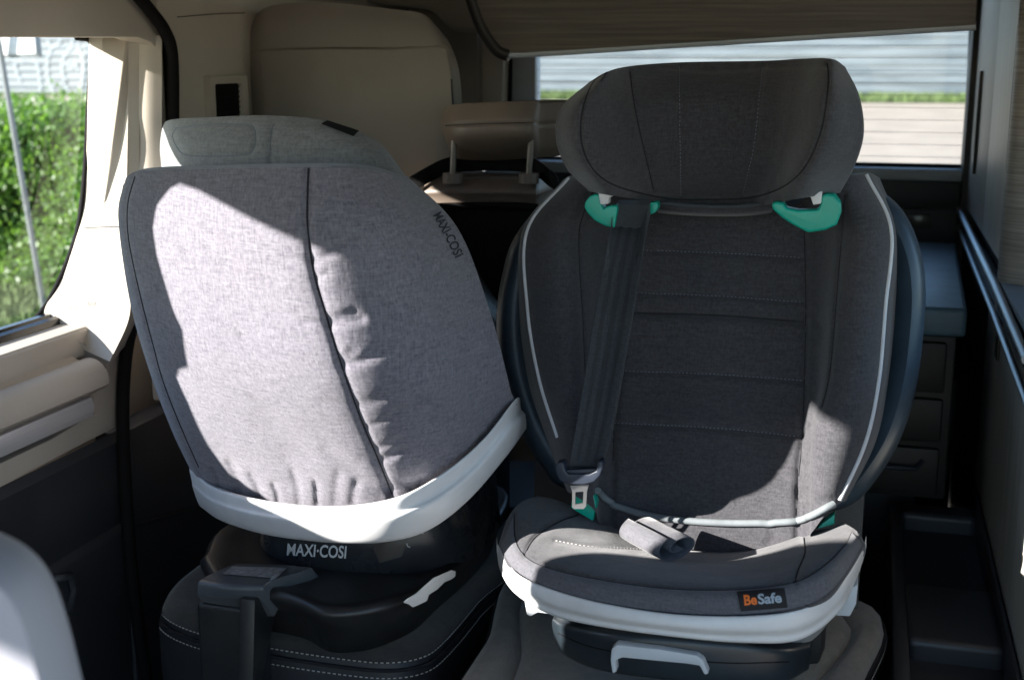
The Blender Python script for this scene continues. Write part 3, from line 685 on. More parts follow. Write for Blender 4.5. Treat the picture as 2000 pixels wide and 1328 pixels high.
for xa, xb in (((887, 262), (884, 342)), ((1038, 258), (1033, 342))):
    tube('headrest_post', [U(*xa, y=RY-.028), U(*xb, y=RY-.028)], .0048, M['post'], rs, 10)
    p = U(xb[0], 343, y=RY-.02); tube('post_collar', [p+Vector((0, 0, -.012)), p+Vector((0, 0, .004))], .016, M['brownleather'], rs, 12)
bk = [[(832, 352, RY), (870, 346, RY), (950, 345, RY), (1040, 346, RY), (1050, 352, RY)],
      [(826, 375, RY-.02), (870, 372, RY-.03), (950, 372, RY-.03), (1036, 374, RY-.03), (1050, 378, RY-.02)],
      [(822, 402, RY-.01), (870, 402, RY-.02), (950, 402, RY-.02), (1036, 403, RY-.02), (1050, 404, RY-.01)],
      [(822, 520, RY), (870, 520, RY), (950, 520, RY), (1040, 520, RY), (1056, 520, RY)],
      [(822, 900, RY+.01), (870, 900, RY+.01), (950, 900, RY+.01), (1040, 900, RY+.01), (1056, 900, RY+.01)]]
surf('backrest', lattice(c3(bk, 0), 40, 50), M['brownleather'], rs, back=(0, .13, 0), shrink=.97)
stitches('stitching', BV['backrest'], [(835, 351), (870, 349), (950, 348), (1036, 350)], M['bluethread'], rs)
pk_ = [[(838, 404, RY-.03), (900, 403, RY-.035), (1000, 403, RY-.035), (1048, 404, RY-.03)], [(838, 430, RY-.028), (900, 432, RY-.03), (1000, 432, RY-.03), (1050, 430, RY-.028)], [(838, 640, RY-.02), (900, 640, RY-.03), (1000, 640, RY-.03), (1050, 640, RY-.02)]]
surf('mesh_pocket', lattice(c3(pk_, 0), 20, 20), M['mesh'], rs, back=(0, .015, 0), shrink=1)
tube('pocket_hem', [U(x, y, y=RY-.036) for x, y in crs([(836, 405), (900, 403), (1000, 403), (1050, 406)], 6)], .006, M['rubber'], rs, 8)
box('seat_base', (-.655, RY+.01, 0), (-.46, RY+.40, .42), M['darkleather'], rs, .03, seg=3)
sp3 = [U(x, y, y=d) for x, y, d in [(800, 362, RY-.03), (835, 342, RY-.02), (868, 326, RY+.02), (905, 320, RY+.05), (960, 318, RY+.055), (1015, 320, RY+.05), (1046, 328, RY+.02), (1070, 346, RY-.02), (1088, 364, RY-.03), (1098, 420, RY-.03)]]
sp3 = [Vector(p) for p in crs(sp3, 5)]; V = []; F = []
for k, p in enumerate(sp3):
    for dz, dy in ((-.013, 0), (.013, 0), (.013, .003), (-.013, .003)): V.append(p+Vector((0, dy, dz)))
    if k: F += [(4*k-4+q, 4*k-4+(q+1) % 4, 4*k+(q+1) % 4, 4*k+q) for q in range(4)]
F += [(0, 1, 2, 3), (4*k, 4*k+3, 4*k+2, 4*k+1)]
ts = tag(mk('tether_strap', V, F, M['rubber'], smooth=False), 'flat black strap passing behind the brown headrest posts', 'strap')

# ------------------------------------------------------------------ left vehicle seat (under the grey child seat)
ls = root('vehicle_seat', (-.68, 1.55, 0), 'dark van seat with pale double stitching round its cushion, under the grey child seat', 'van seat', 'second row van seats')
Z1 = .455
fx0, fx1 = -.885, -.478
def ringz(z, g, y0=1.318, y1=1.80):
    base = [(fx0+.03, y0+.055), (fx0+.10, y0+.018), (-.68, y0+.004), (fx1-.10, y0), (fx1-.045, y0+.006), (fx1-.012, y0+.03), (fx1, y0+.075), (fx1+.006, y0+.2), (fx1+.012, y1), (fx0, y1), (fx0-.006, y0+.22), (fx0, y0+.12)]
    P = crs(base, 8, True); c = P.mean(0); d = P-c; L_ = np.linalg.norm(d, axis=1)[:, None]
    P = c+d*(1+g/L_); return [(p[0], p[1], z) for p in P]
loft('cushion_side', [ringz(.05, -.02), ringz(.20, -.006), ringz(.36, .004), ringz(.425, .004), ringz(.444, -.001)], M['darkleather'], ls, cap1=False)
def ztop(z, g): return [(x, y, z+.010*math.sin((x+.1)*30)*0+(-.012*math.exp(-(((x+.68)/.12)**2+((y-1.52)/.16)**2)))) for x, y, _ in ringz(z, g)]
loft('cushion_top', [ringz(.443, -.0015), ringz(.452, -.006), ringz(.4585, -.018), ringz(.461, -.04), ringz(.459, -.10), ringz(.452, -.16)], M['suede'], ls, cap0=False)
for z, g, nm in ((.4465, .0015, 'stitching'), (.428, .0055, 'stitching')):
    P = ringz(z, g); P = P+P[:2]; stitch3(nm, P[:64]+[], M['thread'], ls, .0042, .0026, .0008)
P = ringz(.437, .0035); tube('seam_welt', P[:66], .0022, M['seam'], ls, 6)
# tall beige backrest with a hanging protector panel
BY = 2.04
lb = [[(-.85, 1.755, .965), (-.78, 1.745, .985), (-.70, 1.74, .975), (-.62, 1.745, .92), (-.52, 1.755, .78)], [(-.86, 1.745, .7), (-.76, 1.73, .7), (-.68, 1.725, .7), (-.6, 1.73, .7), (-.51, 1.745, .7)], [(-.865, 1.72, .47), (-.76, 1.71, .47), (-.68, 1.71, .47), (-.6, 1.71, .47), (-.505, 1.72, .47)]]  # unseen backrest, left top raised to keep sun off the mesh pocket
surf('backrest', lattice([[Vector(p) for p in q] for q in lb], 24, 24), M['darkleather'], ls, back=(0, .10, 0), shrink=.95)
ls = root('rear_seat', (-.82, BY+.05, 0), 'tall beige leather seat back with a plain hanging panel, behind the grey child seat', 'van seat')
box('seat_base', (-1.03, BY-.02, 0), (-.67, BY+.4, .45), M['darkleather'], ls, .03, seg=3)
b_ = [[(496, 40, BY+.03), (530, 12, BY+.005), (640, 6, BY-.01), (760, 18, BY), (825, 28, BY+.005), (856, 56, BY+.03)],
      [(482, 78, BY+.03), (528, 62, BY-.01), (640, 56, BY-.02), (770, 60, BY-.01), (846, 70, BY), (880, 90, BY+.03)],
      [(480, 150, BY+.03), (530, 150, BY-.01), (650, 150, BY-.02), (780, 150, BY-.01), (864, 150, BY), (898, 150, BY+.03)],
      [(482, 280, BY+.03), (535, 280, BY-.01), (660, 280, BY-.02), (790, 280, BY-.01), (874, 280, BY), (906, 280, BY+.03)],
      [(490, 600, BY+.0), (540, 600, BY-.03), (670, 600, BY-.04), (800, 600, BY-.03), (890, 600, BY-.02), (925, 600, BY+.01)],
      [(500, 1000, BY-.05), (550, 1000, BY-.08), (680, 1000, BY-.09), (810, 1000, BY-.08), (900, 1000, BY-.07), (940, 1000, BY-.04)]]
G = carve(lattice(c3(b_, 0), 70, 110), [([(498, 108), (530, 104), (640, 100), (760, 101), (860, 100), (888, 106)], 4, .004)])
surf('backrest', G, M['beigeleather'], ls, back=(-.06, .10, -.01), shrink=.93, label='tall beige padded backrest')
def panel_pt(x, y, d): 
    p, n = hit(BV['backrest'], x, y, d); return p
pn = [[(500, 111), (530, 107), (640, 103), (760, 104), (862, 103), (889, 110)], [(502, 150), (535, 150), (650, 150), (770, 150), (872, 150), (899, 150)], [(510, 230), (540, 230), (655, 230), (780, 230), (878, 230), (906, 230)],
      [(518, 330), (545, 330), (660, 330), (790, 330), (884, 330), (908, 330)], [(526, 560), (550, 560), (670, 560), (800, 560), (890, 560), (918, 560)]]
G = lattice([[panel_pt(x, y, .010 if (0 < i < 5) else .004) for i, (x, y) in enumerate(r)] for r in pn], 60, 70)
G = carve(G, [([(700, 128), (712, 150), (716, 190)], 22, .004), ([(655, 130), (660, 180)], 18, .003), ([(800, 135), (796, 175)], 20, .003)])
surf('protector_panel', G, M['beigeleather'], ls, back=(0, .006, 0), shrink=1.0, label='plain beige panel hanging over the lower backrest')
stitches('stitching', BV['protector_panel'], [(512, 118), (516, 170), (524, 240), (534, 330)], M['brownleather'], ls)
tube('panel_binding', [hit(BV['protector_panel'], x, y, .001)[0] for x, y in crs([(886, 112), (896, 150), (902, 230), (905, 330)], 6)], .0014, M['seam'], ls, 6)

# ------------------------------------------------------------------ right vehicle seat (under the charcoal child seat)
vs = root('vehicle_seat', (-.2, 1.5, 0), 'taupe suede van seat cushion with dark leather sides, under the charcoal child seat', 'van seat', 'second row van seats')
def ringr(z, g, y0=1.06, y1=1.66):
    xa, xb = -.425, .020
    base = [(xa+.03, y0+.05), (xa+.10, y0+.012), ((xa+xb)/2, y0), (xb-.10, y0+.012), (xb-.03, y0+.05), (xb, y0+.14), (xb+.004, y0+.34), (xb-.004, y1), (xa+.004, y1), (xa-.004, y0+.34), (xa, y0+.14)]
    P = crs(base, 8, True); c = P.mean(0); d = P-c; L_ = np.linalg.norm(d, axis=1)[:, None]
    P = c+d*(1+g/L_); return [(p[0], p[1], z) for p in P]
loft('cushion_side', [ringr(.05, -.02), ringr(.2, -.006), ringr(.38, .004), ringr(.428, .003), ringr(.440, -.003)], M['darkleather'], vs, cap1=False)
loft('cushion_border', [ringr(.438, -.002), ringr(.452, -.008), ringr(.4600, -.022), ringr(.4610, -.045), ringr(.4500, -.068)], M['taupesuede'], vs, cap0=False, cap1=False)
loft('cushion_centre', [ringr(.4485, -.066), ringr(.4575, -.074), ringr(.4625, -.09), ringr(.4640, -.13), ringr(.463, -.18)], M['taupesuede'], vs, cap0=False)
P = ringr(.4395, -.0005); tube('seam_welt', P+P[:1], .0022, M['seam'], vs, 6)
P = ringr(.4325, .0045); stitch3('stitching', P, M['thread'], vs, .0042, .0026, .0007)
bb = [[(-.39, 1.70, .985), (-.30, 1.685, 1.0), (-.2, 1.68, 1.0), (-.1, 1.685, 1.0), (-.01, 1.70, .985)], [(-.41, 1.67, .9), (-.3, 1.66, .9), (-.2, 1.655, .9), (-.1, 1.66, .9), (.01, 1.67, .9)], [(-.42, 1.64, .7), (-.3, 1.63, .7), (-.2, 1.625, .7), (-.1, 1.63, .7), (.015, 1.64, .7)], [(-.42, 1.60, .46), (-.3, 1.59, .46), (-.2, 1.59, .46), (-.1, 1.59, .46), (.015, 1.60, .46)]]
surf('backrest', lattice([[Vector(p) for p in r] for r in bb], 30, 30), M['darkleather'], vs, back=(0, .12, 0), shrink=.95)

# ------------------------------------------------------------------ grey rear-facing child seat
gs = root('child_seat', (-.64, 1.5, .46), 'grey heather rear-facing child seat with white rim on a black swivel base', 'child seat', 'child car seats')
D = [[1.32, 1.265, 1.195, 1.165, 1.225, 1.33], [1.32, 1.26, 1.185, 1.152, 1.215, 1.34], [1.32, 1.262, 1.185, 1.152, 1.215, 1.345], [1.33, 1.272, 1.20, 1.165, 1.225, 1.35], [1.35, 1.298, 1.243, 1.208, 1.265, 1.375], [1.372, 1.340, 1.296, 1.262, 1.316, 1.392]]
X = [[(240, 362), (266, 337), (420, 330), (603, 327), (715, 330), (800, 352)],
     [(231, 430), (252, 426), (420, 430), (601, 435), (775, 440), (896, 450)],
     [(254, 590), (276, 590), (455, 590), (634, 600), (815, 600), (956, 605)],
     [(290, 720), (314, 720), (490, 735), (676, 735), (852, 735), (986, 715)],
     [(335, 840), (360, 842), (530, 862), (718, 850), (878, 828), (998, 765)],
     [(376, 926), (410, 948), (560, 988), (768, 976), (902, 900), (1010, 790)]]
ctrl = [[U(x, y, y=d) for (x, y), d in zip(a, b)] for a, b in zip(X, D)]
seamp = [(603, 322), (601, 380), (601, 440), (613, 530), (637, 615), (668, 715), (708, 825), (738, 895), (772, 985)]
strip = [(266, 330), (246, 400), (250, 470), (274, 580), (300, 680), (318, 745), (352, 830), (395, 935)]
G = lattice(ctrl, 230, 190)
cre = [(seamp, 7, .0045), (seamp, 22, .003), (strip, 6, .004)]
random.seed(3)
sp_ = resample(crs(seamp, 8), 60)
for k in range(11):                                     # gathers that run off the seam
    a = sp_[min(59, int(17+k*3.9+random.uniform(-1.6, 1.6)))]; L_ = random.uniform(22, 85); up = random.uniform(-26, 8)
    cre.append(([(a[0]+3, a[1]), (a[0]+L_*.5, a[1]+up*.3-5), (a[0]+L_, a[1]+up-14)], random.uniform(6, 13), random.uniform(.0014, .0044)))
    if k % 3 == 0: cre.append(([(a[0]-4, a[1]), (a[0]-L_*.5, a[1]-4), (a[0]-L_*.8, a[1]-2)], 8, .0014))
for px, h, lean in ((430, 40, -14), (470, 60, -20), (508, 44, -16), (545, 34, -10), (585, 62, -12), (620, 40, -4), (655, 55, 6), (690, 36, 6), (815, 40, 14), (860, 34, 16), (925, 30, 20)):
    yb = np.interp(px, [376, 410, 560, 768, 902, 1010], [926, 948, 984, 974, 900, 790])
    cre.append(([(px, yb+4), (px+lean*.3, yb-h*.5), (px+lean, yb-h)], random.uniform(5, 9), random.uniform(.003, .006)))
cre += [([(520, 820), (560, 870), (575, 930)], 26, .003), ([(430, 880), (500, 900), (600, 890)], 22, .002), ([(640, 880), (700, 930), (740, 960)], 16, .003),
        ([(880, 640), (900, 720), (930, 790)], 24, .003), ([(800, 700), (870, 760), (940, 800)], 26, .0025), ([(940, 690), (930, 760), (950, 820)], 10, .003),
        ([(400, 440), (480, 560), (470, 700)], 60, .002), ([(258, 500), (266, 540)], 6, -.002), ([(275, 620), (285, 650)], 6, -.002)]
G = carve(G, cre)
shell = surf('back_cover', G, M['heather'], gs, back=(-.085, .20, -.008), shrink=.84, label='heather grey cloth back of the shell')
bvS = BV['back_cover']
drape('cover_seam', bvS, [(603, 329), (601, 380), (601, 440), (613, 530), (637, 615), (668, 715), (708, 825), (738, 895), (766, 965)], .0010, M['seam'], shell, n=14)
drape('cover_seam', bvS, [(264, 345), (250, 400), (252, 470), (275, 580), (301, 680), (319, 745), (352, 830), (388, 912)], .0009, M['seam'], shell, n=10)
# brand lettering on the shoulder
V, F = text_mesh('MAXI-COSI', bold=.012); lo, hi = V.min(0), V.max(0); out = []
tp_ = crs([(850, 419), (864, 444), (879, 471), (894, 502)], 10)
for p in V:
    u = (p[0]-lo[0])/(hi[0]-lo[0])*(len(tp_)-1); i = min(int(u), len(tp_)-2); f = u-i
    b = tp_[i]*(1-f)+tp_[i+1]*f; t = tp_[i+1]-tp_[i]; t = t/np.linalg.norm(t); nn = np.array([-t[1], t[0]])
    q = b-nn*((p[1]-lo[1])/(hi[1]-lo[1])-.35)*19; q[0] = q[0]
    out.append(hit(bvS, q[0], q[1], .0006)[0])
mk('lettering', out, F, M['darkprint'], shell, smooth=False, label='dark brand lettering on the shoulder')
# white rim
top = [(370, 916, 1.372), (418, 953, 1.318), (520, 980, 1.268), (650, 991, 1.234), (772, 974, 1.232), (862, 928, 1.272), (942, 862, 1.318), (1003, 786, 1.372), (1016, 780, 1.45)]
bot = [(390, 988, 1.382), (432, 1016, 1.325), (522, 1042, 1.272), (642, 1057, 1.238), (750, 1056, 1.236), (838, 1032, 1.275), (918, 972, 1.322), (992, 886, 1.378), (1028, 836, 1.46)]
mid = [((a[0]+b[0])/2-(3 if a[0] < 600 else -4), (a[1]+b[1])/2+2, (a[2]+b[2])/2-.010) for a, b in zip(top, bot)]
lip = [(a[0]+(6 if a[0] < 500 else 0), a[1]-3, a[2]+.012) for a in top]
und = [(b[0]+(12 if b[0] < 500 else -4), b[1]-1, b[2]+.022) for b in bot]
m1 = [((a[0]*2+b[0])/3-2, (a[1]*2+b[1])/3, (a[2]*2+b[2])/3-.006) for a, b in zip(top, bot)]
und2 = [(b[0], b[1]-8, b[2]+.033) for b in und]
inn_ = [(a[0], a[1]+6, a[2]+.034) for a in top]
G = lattice([[U(x, y, y=d) for x, y, d in r] for r in (lip, top, m1, mid, bot, und, und2, inn_)], 130, 50)
rim = surf('shell_rim', G, M['white'], gs, label='white plastic rim')
# headrest showing above the shell
hx = [[(314, 268, 1.60), (319, 246, 1.53), (336, 234, 1.47), (420, 229, 1.43), (520, 226, 1.415), (640, 237, 1.42), (738, 278, 1.46), (796, 348, 1.52)],
      [(313, 285, 1.60), (324, 275, 1.52), (342, 264, 1.45), (420, 260, 1.41), (520, 258, 1.395), (640, 262, 1.40), (742, 300, 1.44), (800, 360, 1.50)],
      [(316, 320, 1.60), (329, 320, 1.52), (350, 305, 1.44), (420, 300, 1.40), (520, 300, 1.385), (640, 305, 1.39), (745, 330, 1.43), (803, 372, 1.49)],
      [(322, 420, 1.60), (338, 420, 1.52), (356, 410, 1.44), (420, 420, 1.40), (520, 420, 1.385), (640, 420, 1.39), (745, 420, 1.43), (795, 420, 1.49)]]
roundr = [(345, 250), (420, 243), (480, 243), (496, 252), (499, 275), (492, 296), (470, 303), (400, 306), (360, 302), (344, 285), (337, 264), (345, 250)]
vseam = [(552, 234), (536, 242), (529, 262), (526, 330)]
G = carve(lattice(c3(hx, 0), 150, 80), [(roundr, 5, .003), (vseam, 5, .003)])
hrest = surf('headrest', G, M['heatherlight'], gs, back=(-.06, .10, -.03), shrink=.88, label='pale grey headrest above the shell')
drape('headrest_seam', BV['headrest'], roundr, .0006, M['bluethread'], hrest, n=6)
drape('headrest_seam', BV['headrest'], vseam[1:], .0006, M['bluethread'], hrest, n=6)
patch_on('label_tag', BV['headrest'], [(639, 238), (700, 258), (689, 269), (627, 245)], M['blacklabel'], hrest, .002)
# black swivel body with lettering, base plate, support leg
def er(cx, cy, rx, ry, z, n=56, rot=0.0):
    out = []
    for k in range(n):
        a = 2*math.pi*k/n; ca, sa = math.cos(a), math.sin(a); p = 2.6
        x = rx*math.copysign(abs(ca)**(2/p), ca); y = ry*math.copysign(abs(sa)**(2/p), sa)
        out.append((cx+x*math.cos(rot)-y*math.sin(rot), cy+x*math.sin(rot)+y*math.cos(rot), z))
    return out
bx, by = -.61, 1.535
loft('swivel_body', [er(bx, by, .150, .150, .525, rot=.06), er(bx, by, .155, .155, .532, rot=.06), er(bx, by, .152, .152, .57, rot=.06), er(bx, by, .140, .140, .635, rot=.06), er(bx, by, .12, .12, .66, rot=.06)], M['blackgloss'], gs)
bvB = BV['swivel_body']
text_on('lettering', 'MAXI·COSI', bvB, [(563, 1060), (678, 1065), (676, 1090), (561, 1084)], M['whiteprint'], gs, off=.0012, bold=.018)
patch_on('side_panel', bvB, [(728, 1066), (800, 1046), (784, 1086), (742, 1098)], M['black'], gs, .002)
for path in ([(822, 1030), (818, 1040), (826, 1042), (822, 1030)], [(794, 1060), (796, 1066), (801, 1068)]):
    pts = [hit(bvB, x, y, .001)[0] for x, y in path]; tube('symbol', pts, .0008, M['whiteprint'], gs, 5)
# base plate outline traced on the plane of the cushion
zb = .53
bo = [(392, 1100), (398, 1085), (425, 1040), (520, 1000), (760, 960), (880, 955), (960, 950), (990, 962), (992, 990), (955, 1050), (905, 1100), (840, 1150), (760, 1182), (690, 1196), (625, 1196), (560, 1170), (470, 1150), (420, 1140)]
bo = [(x, y) for x, y in bo]
P = np.array([tuple(U(x, y, z=zb)) for x, y in crs(bo, 5, True)]); c = P.mean(0)
def bring(dz, g):
    d = P-c; L_ = np.linalg.norm(d, axis=1)[:, None]; q = c+d*(1+g/L_); q[:, 2] = zb+dz; return [tuple(p) for p in q]
loft('base_plate', [bring(-.070, -.06), bring(-.066, -.036), bring(-.026, -.016), bring(-.006, .0), bring(-.001, .0), bring(.004, -.004), bring(.006, -.010), bring(.001, -.03), bring(.001, -.07)], M['black'], gs)
bvQ = BV['base_plate']
for k in range(5):
    a = U(905+k*9, 1012-k*11, z=zb+.009); b = U(955+k*5, 1020-k*12, z=zb+.009)
    tube('vent_rib', [a, (a+b)/2+Vector((0, 0, .002)), b], .0022, M['black'], gs, 6)
# white locking lever
lv = [(786, 1176), (795, 1168), (812, 1158), (830, 1142), (846, 1128), (866, 1119), (875, 1121), (874, 1132), (866, 1138), (858, 1136), (850, 1146), (838, 1158), (822, 1168), (818, 1180), (806, 1186), (798, 1180)]
lvy = U(830, 1150, z=.53).y-.035
prism('lever', [U(x, y, y=lvy-.004-(x-830)*-.0009) for x, y in lv], (.006, .012, 0), M['white'], gs, .0015)
# support leg
ly = 1.285
hs = [(398, 1135, ly+.01), (440, 1110, ly+.08), (560, 1112, ly+.10), (600, 1120, ly+.08), (608, 1150, ly+.05)]
lx0, lx1 = U(384, 1180, y=ly).x, U(500, 1180, y=ly).x
zt = U(440, 1165, y=ly).z
bm = bmesh.new()
sec = [(ly+.13, .505, .028), (ly+.09, .52, .03), (ly+.04, zt+.010, .034), (ly+.012, zt+.004, .040), (ly-.002, zt-.008, .05)]
box('leg_front', (lx0, ly-.002, .0), (lx1, ly+.035, zt-.012), M['black'], gs, .006, seg=3)
hw = [[U(386, 1162, y=ly-.004), U(440, 1166, y=ly-.008), U(508, 1166, y=ly-.004)], [U(388, 1138, y=ly-.004), U(445, 1146, y=ly-.010), U(512, 1148, y=ly-.004)], [U(402, 1126, y=ly+.015), U(450, 1130, y=ly+.012), U(528, 1134, y=ly+.012)], [U(440, 1108, y=ly+.055), U(505, 1110, y=ly+.052), U(588, 1116, y=ly+.045)], [U(462, 1100, y=ly+.075), U(540, 1102, y=ly+.07), U(608, 1108, y=ly+.062)]]
surf('leg_housing', lattice(hw, 30, 40), M['legsheen'], gs, back=(.006, .02, -.03), shrink=1.0)
bvH = BV['leg_housing']
patch_on('foil_sticker', bvH, [(454, 1107), (560, 1110), (540, 1130), (434, 1122)], M['sticker'], gs, .001)
sidep = [(500, 1168), (520, 1140), (600, 1112), (608, 1150), (612, 1185), (590, 1178), (578, 1162), (560, 1160), (536, 1175), (520, 1240), (498, 1330), (490, 1400)]
def sidept(x, y): return U(x, y, x=lx1+.004)
prism('leg_side', [U(x, y, x=lx1+.006) for x, y in [(498, 1172), (520, 1152), (560, 1136), (608, 1120), (612, 1150), (604, 1178), (585, 1160), (560, 1168), (540, 1200), (525, 1260), (512, 1330), (505, 1420), (490, 1420), (495, 1300)]], (-.02, 0, 0), M['black'], gs, .003)
prism('hinge_plate', [U(x, y, x=lx1-.004) for x, y in [(538, 1170), (566, 1158), (590, 1180), (606, 1215), (590, 1236), (556, 1240), (540, 1228)]], (-.015, 0, 0), M['black'], gs, .003)
p = U(556, 1215, x=lx1-.002); tube('rivet', [p, p+Vector((.003, 0, 0)), p+Vector((.0045, 0, 0))], [.0055, .0055, .003], M['metal'], gs, 14)

# ------------------------------------------------------------------ charcoal forward-facing child seat
cs = root('child_seat', (-.18, 1.4, .46), 'charcoal high-back child seat with teal belt guides and white cushion rim', 'child seat', 'child car seats')
cols = [.09, .030, .0, .018, .085, .095, .085, .018, .0, .030, .09]
rec = [.065, .042, .02, .0, -.02, -.03]
XB = [[(1100, 352), (1112, 348), (1150, 350), (1185, 360), (1262, 380), (1400, 385), (1540, 380), (1600, 352), (1642, 346), (1692, 342), (1716, 352)],
      [(1020, 450), (1030, 450), (1085, 450), (1132, 450), (1215, 450), (1395, 450), (1572, 450), (1645, 450), (1692, 450), (1740, 448), (1751, 452)],
      [(1012, 600), (1030, 600), (1085, 600), (1136, 600), (1205, 600), (1390, 600), (1574, 600), (1632, 600), (1680, 600), (1729, 600), (1748, 600)],
      [(1030, 740), (1053, 740), (1100, 740), (1143, 740), (1202, 740), (1385, 740), (1571, 740), (1618, 748), (1668, 745), (1716, 745), (1734, 745)],
      [(1070, 862), (1092, 865), (1118, 865), (1150, 865), (1197, 868), (1380, 868), (1567, 866), (1588, 866), (1640, 866), (1690, 865), (1709, 865)],
      [(1108, 960), (1118, 965), (1135, 975), (1160, 995), (1195, 1040), (1380, 1075), (1562, 1060), (1585, 1040), (1612, 1005), (1636, 985), (1652, 978)]]
flat = [1, 1, 1, 1, .8, .35]
ctrl = [[U(x, y, y=1.405+rec[j]+cols[i]*flat[j]) for i, (x, y) in enumerate(r)] for j, r in enumerate(XB)]
pE = [(1262, 420), (1225, 520), (1212, 610), (1212, 705), (1201, 790), (1197, 900), (1194, 1040)]
pG = [(1570, 420), (1572, 500), (1574, 600), (1571, 740), (1567, 853), (1560, 930), (1558, 1060)]
pH = [(1650, 380), (1645, 450), (1636, 560), (1622, 720), (1606, 795), (1568, 853)]
pD = [(1160, 370), (1133, 440), (1132, 520), (1138, 620), (1143, 740), (1152, 880)]
lines = [[(1235, 488), (1400, 494), (1562, 503)], [(1222, 571), (1400, 578), (1564, 590)], [(1215, 611), (1400, 616), (1570, 629)], [(1206, 724), (1400, 731), (1566, 743)], [(1200, 826), (1400, 836), (1566, 853)]]
cre = [(pE, 7, .006), (pG, 7, .006), (pH, 5, .004), (pD, 5, .004)]+[(l, 6, .0042) for l in lines]+[(lines[2], 9, .003)]
cre += [([(1150, 862), (1175, 850), (1197, 862)], 5, .003), ([(1590, 620), (1608, 640), (1625, 632)], 7, .003), ([(1575, 618), (1600, 612)], 6, .002), ([(1500, 1025), (1512, 1045), (1500, 1060)], 6, .003), ([(1560, 960), (1580, 985), (1625, 975)], 10, .003),
        ([(1380, 860), (1380, 1000)], 120, -.004), ([(1380, 440), (1380, 600)], 110, -.003), ([(1380, 640), (1380, 820)], 110, -.004), ([(1195, 890), (1230, 905), (1260, 900)], 10, .002)]
Gc = G = carve(lattice(ctrl, 260, 220), cre)
bk_ = surf('backrest_cover', G, M['charcoal'], cs, back=(0, .06, 0), shrink=.95, label='charcoal quilted backrest cover')
bvC = BV['backrest_cover']
for l in (lines[0], lines[1], lines[3], lines[4]): stitches('stitching', bvC, l, M['bluethread'], bk_, .0026, .002, .00045, .0004)
for pth in (pG, pH, pD, pE): drape('cover_seam', bvC, pth[:-1], .0007, M['seam'], bk_, n=8)
drape('cover_seam', bvC, lines[2], .0008, M['seam'], bk_)
for col, last in ((26, 172), (233, 219)):
    pts = []
    for k in range(0, last, 3):
        p = Vector(Gc[k, col]); pts.append(p+(CAM-p).normalized()*.0022)
    tube('piping', pts, .0024, M['piping'], bk_, 8, label='pale reflective piping')
# lower cuff below the cord, and the elastic cord
cd = [(1162, 958), (1185, 978), (1225, 996), (1290, 1011), (1380, 1020), (1470, 1022), (1555, 1018), (1592, 1005), (1626, 984)]
drape('elastic_cord', bvC, cd, .0042, M['cord'], cs, .003, seg=8, label='grey elastic hem cord across the backrest foot')
# outer plastic shell
oo = [(1300, 360), (1180, 355), (1100, 372), (1045, 412), (1000, 472), (980, 540), (970, 610), (973, 690), (988, 765), (1016, 840), (1062, 915), (1120, 960), (1380, 1010), (1600, 1000), (1668, 982), (1720, 925), (1762, 850), (1790, 755), (1804, 650), (1808, 560), (1796, 482), (1764, 412), (1715, 372), (1640, 355), (1480, 360)]
oc = np.array(crs(oo, 5, True)); cc = np.array([1390, 680])
def oring(y, s, dy=0): 
    return [U(*(cc+(p-cc)*s), y=y+np.interp(p[1], [350, 1000], [.05, -.03])) for p in oc]
loft('outer_shell', [oring(1.505, .84), oring(1.490, .89), oring(1.484, .935), oring(1.488, .965), oring(1.502, .988), oring(1.522, 1.0), oring(1.545, .985), oring(1.57, .90), oring(1.58, .6)], M['shell'], cs, cap0=False, label='blue black plastic outer shell')
# headrest
dep = [.055, .0, .085, .12, .12, .085, .0, .055]
rd = [.045, .0, .0, .012, .05]
XH = [[(1152, 160), (1185, 141), (1230, 130), (1325, 123), (1490, 120), (1560, 116), (1620, 116), (1648, 132)],
      [(1098, 208), (1141, 203), (1237, 192), (1327, 190), (1485, 190), (1550, 188), (1615, 185), (1676, 190)],
      [(1085, 262), (1136, 265), (1250, 265), (1328, 265), (1475, 265), (1540, 262), (1604, 260), (1685, 262)],
      [(1104, 325), (1158, 326), (1264, 330), (1329, 335), (1465, 335), (1520, 334), (1575, 328), (1668, 325)],
      [(1150, 374), (1192, 382), (1275, 394), (1330, 404), (1452, 405), (1490, 402), (1555, 389), (1640, 377)]]
ctrl = [[U(x, y, y=1.350+dep[i]+rd[j]) for i, (x, y) in enumerate(r)] for j, r in enumerate(XH)]
hsL = [(1190, 139), (1160, 160), (1141, 203), (1134, 250), (1140, 295), (1162, 335), (1200, 362), (1270, 382), (1330, 390), (1400, 390)]
hsR = [(1616, 124), (1618, 160), (1612, 215), (1602, 262), (1578, 318), (1545, 355), (1500, 378), (1450, 388), (1400, 390)]
hfL = [(1230, 140), (1238, 200), (1252, 268), (1276, 370)]
hsD = [(1327, 132), (1327, 200), (1329, 300), (1330, 382)]
hsE = [(1490, 132), (1482, 200), (1472, 290), (1450, 382)]
topg = [([(x, 112), (x+3, 128)], 6, .006) for x in (1332, 1360, 1408, 1458, 1490)]
G = carve(lattice(ctrl, 190, 120), [(hsL, 5, .004), (hsR, 5, .004), (hfL, 6, .003), (hsD, 5, .003), (hsE, 5, .003), ([(1290, 132), (1400, 138), (1500, 132), (1620, 130)], 5, .003)]+topg)
hh = surf('headrest', G, M['charcoal'], cs, back=(0, .09, 0), shrink=.93, label='winged charcoal headrest')
bvN = BV['headrest']
for pth in (hsL, hsR, hfL): drape('headrest_seam', bvN, pth, .0008, M['seam'], hh, n=7)
for pth in (hsD, hsE): stitches('stitching', bvN, pth, M['bluethread'], hh, .0026, .002, .0004, .0004)
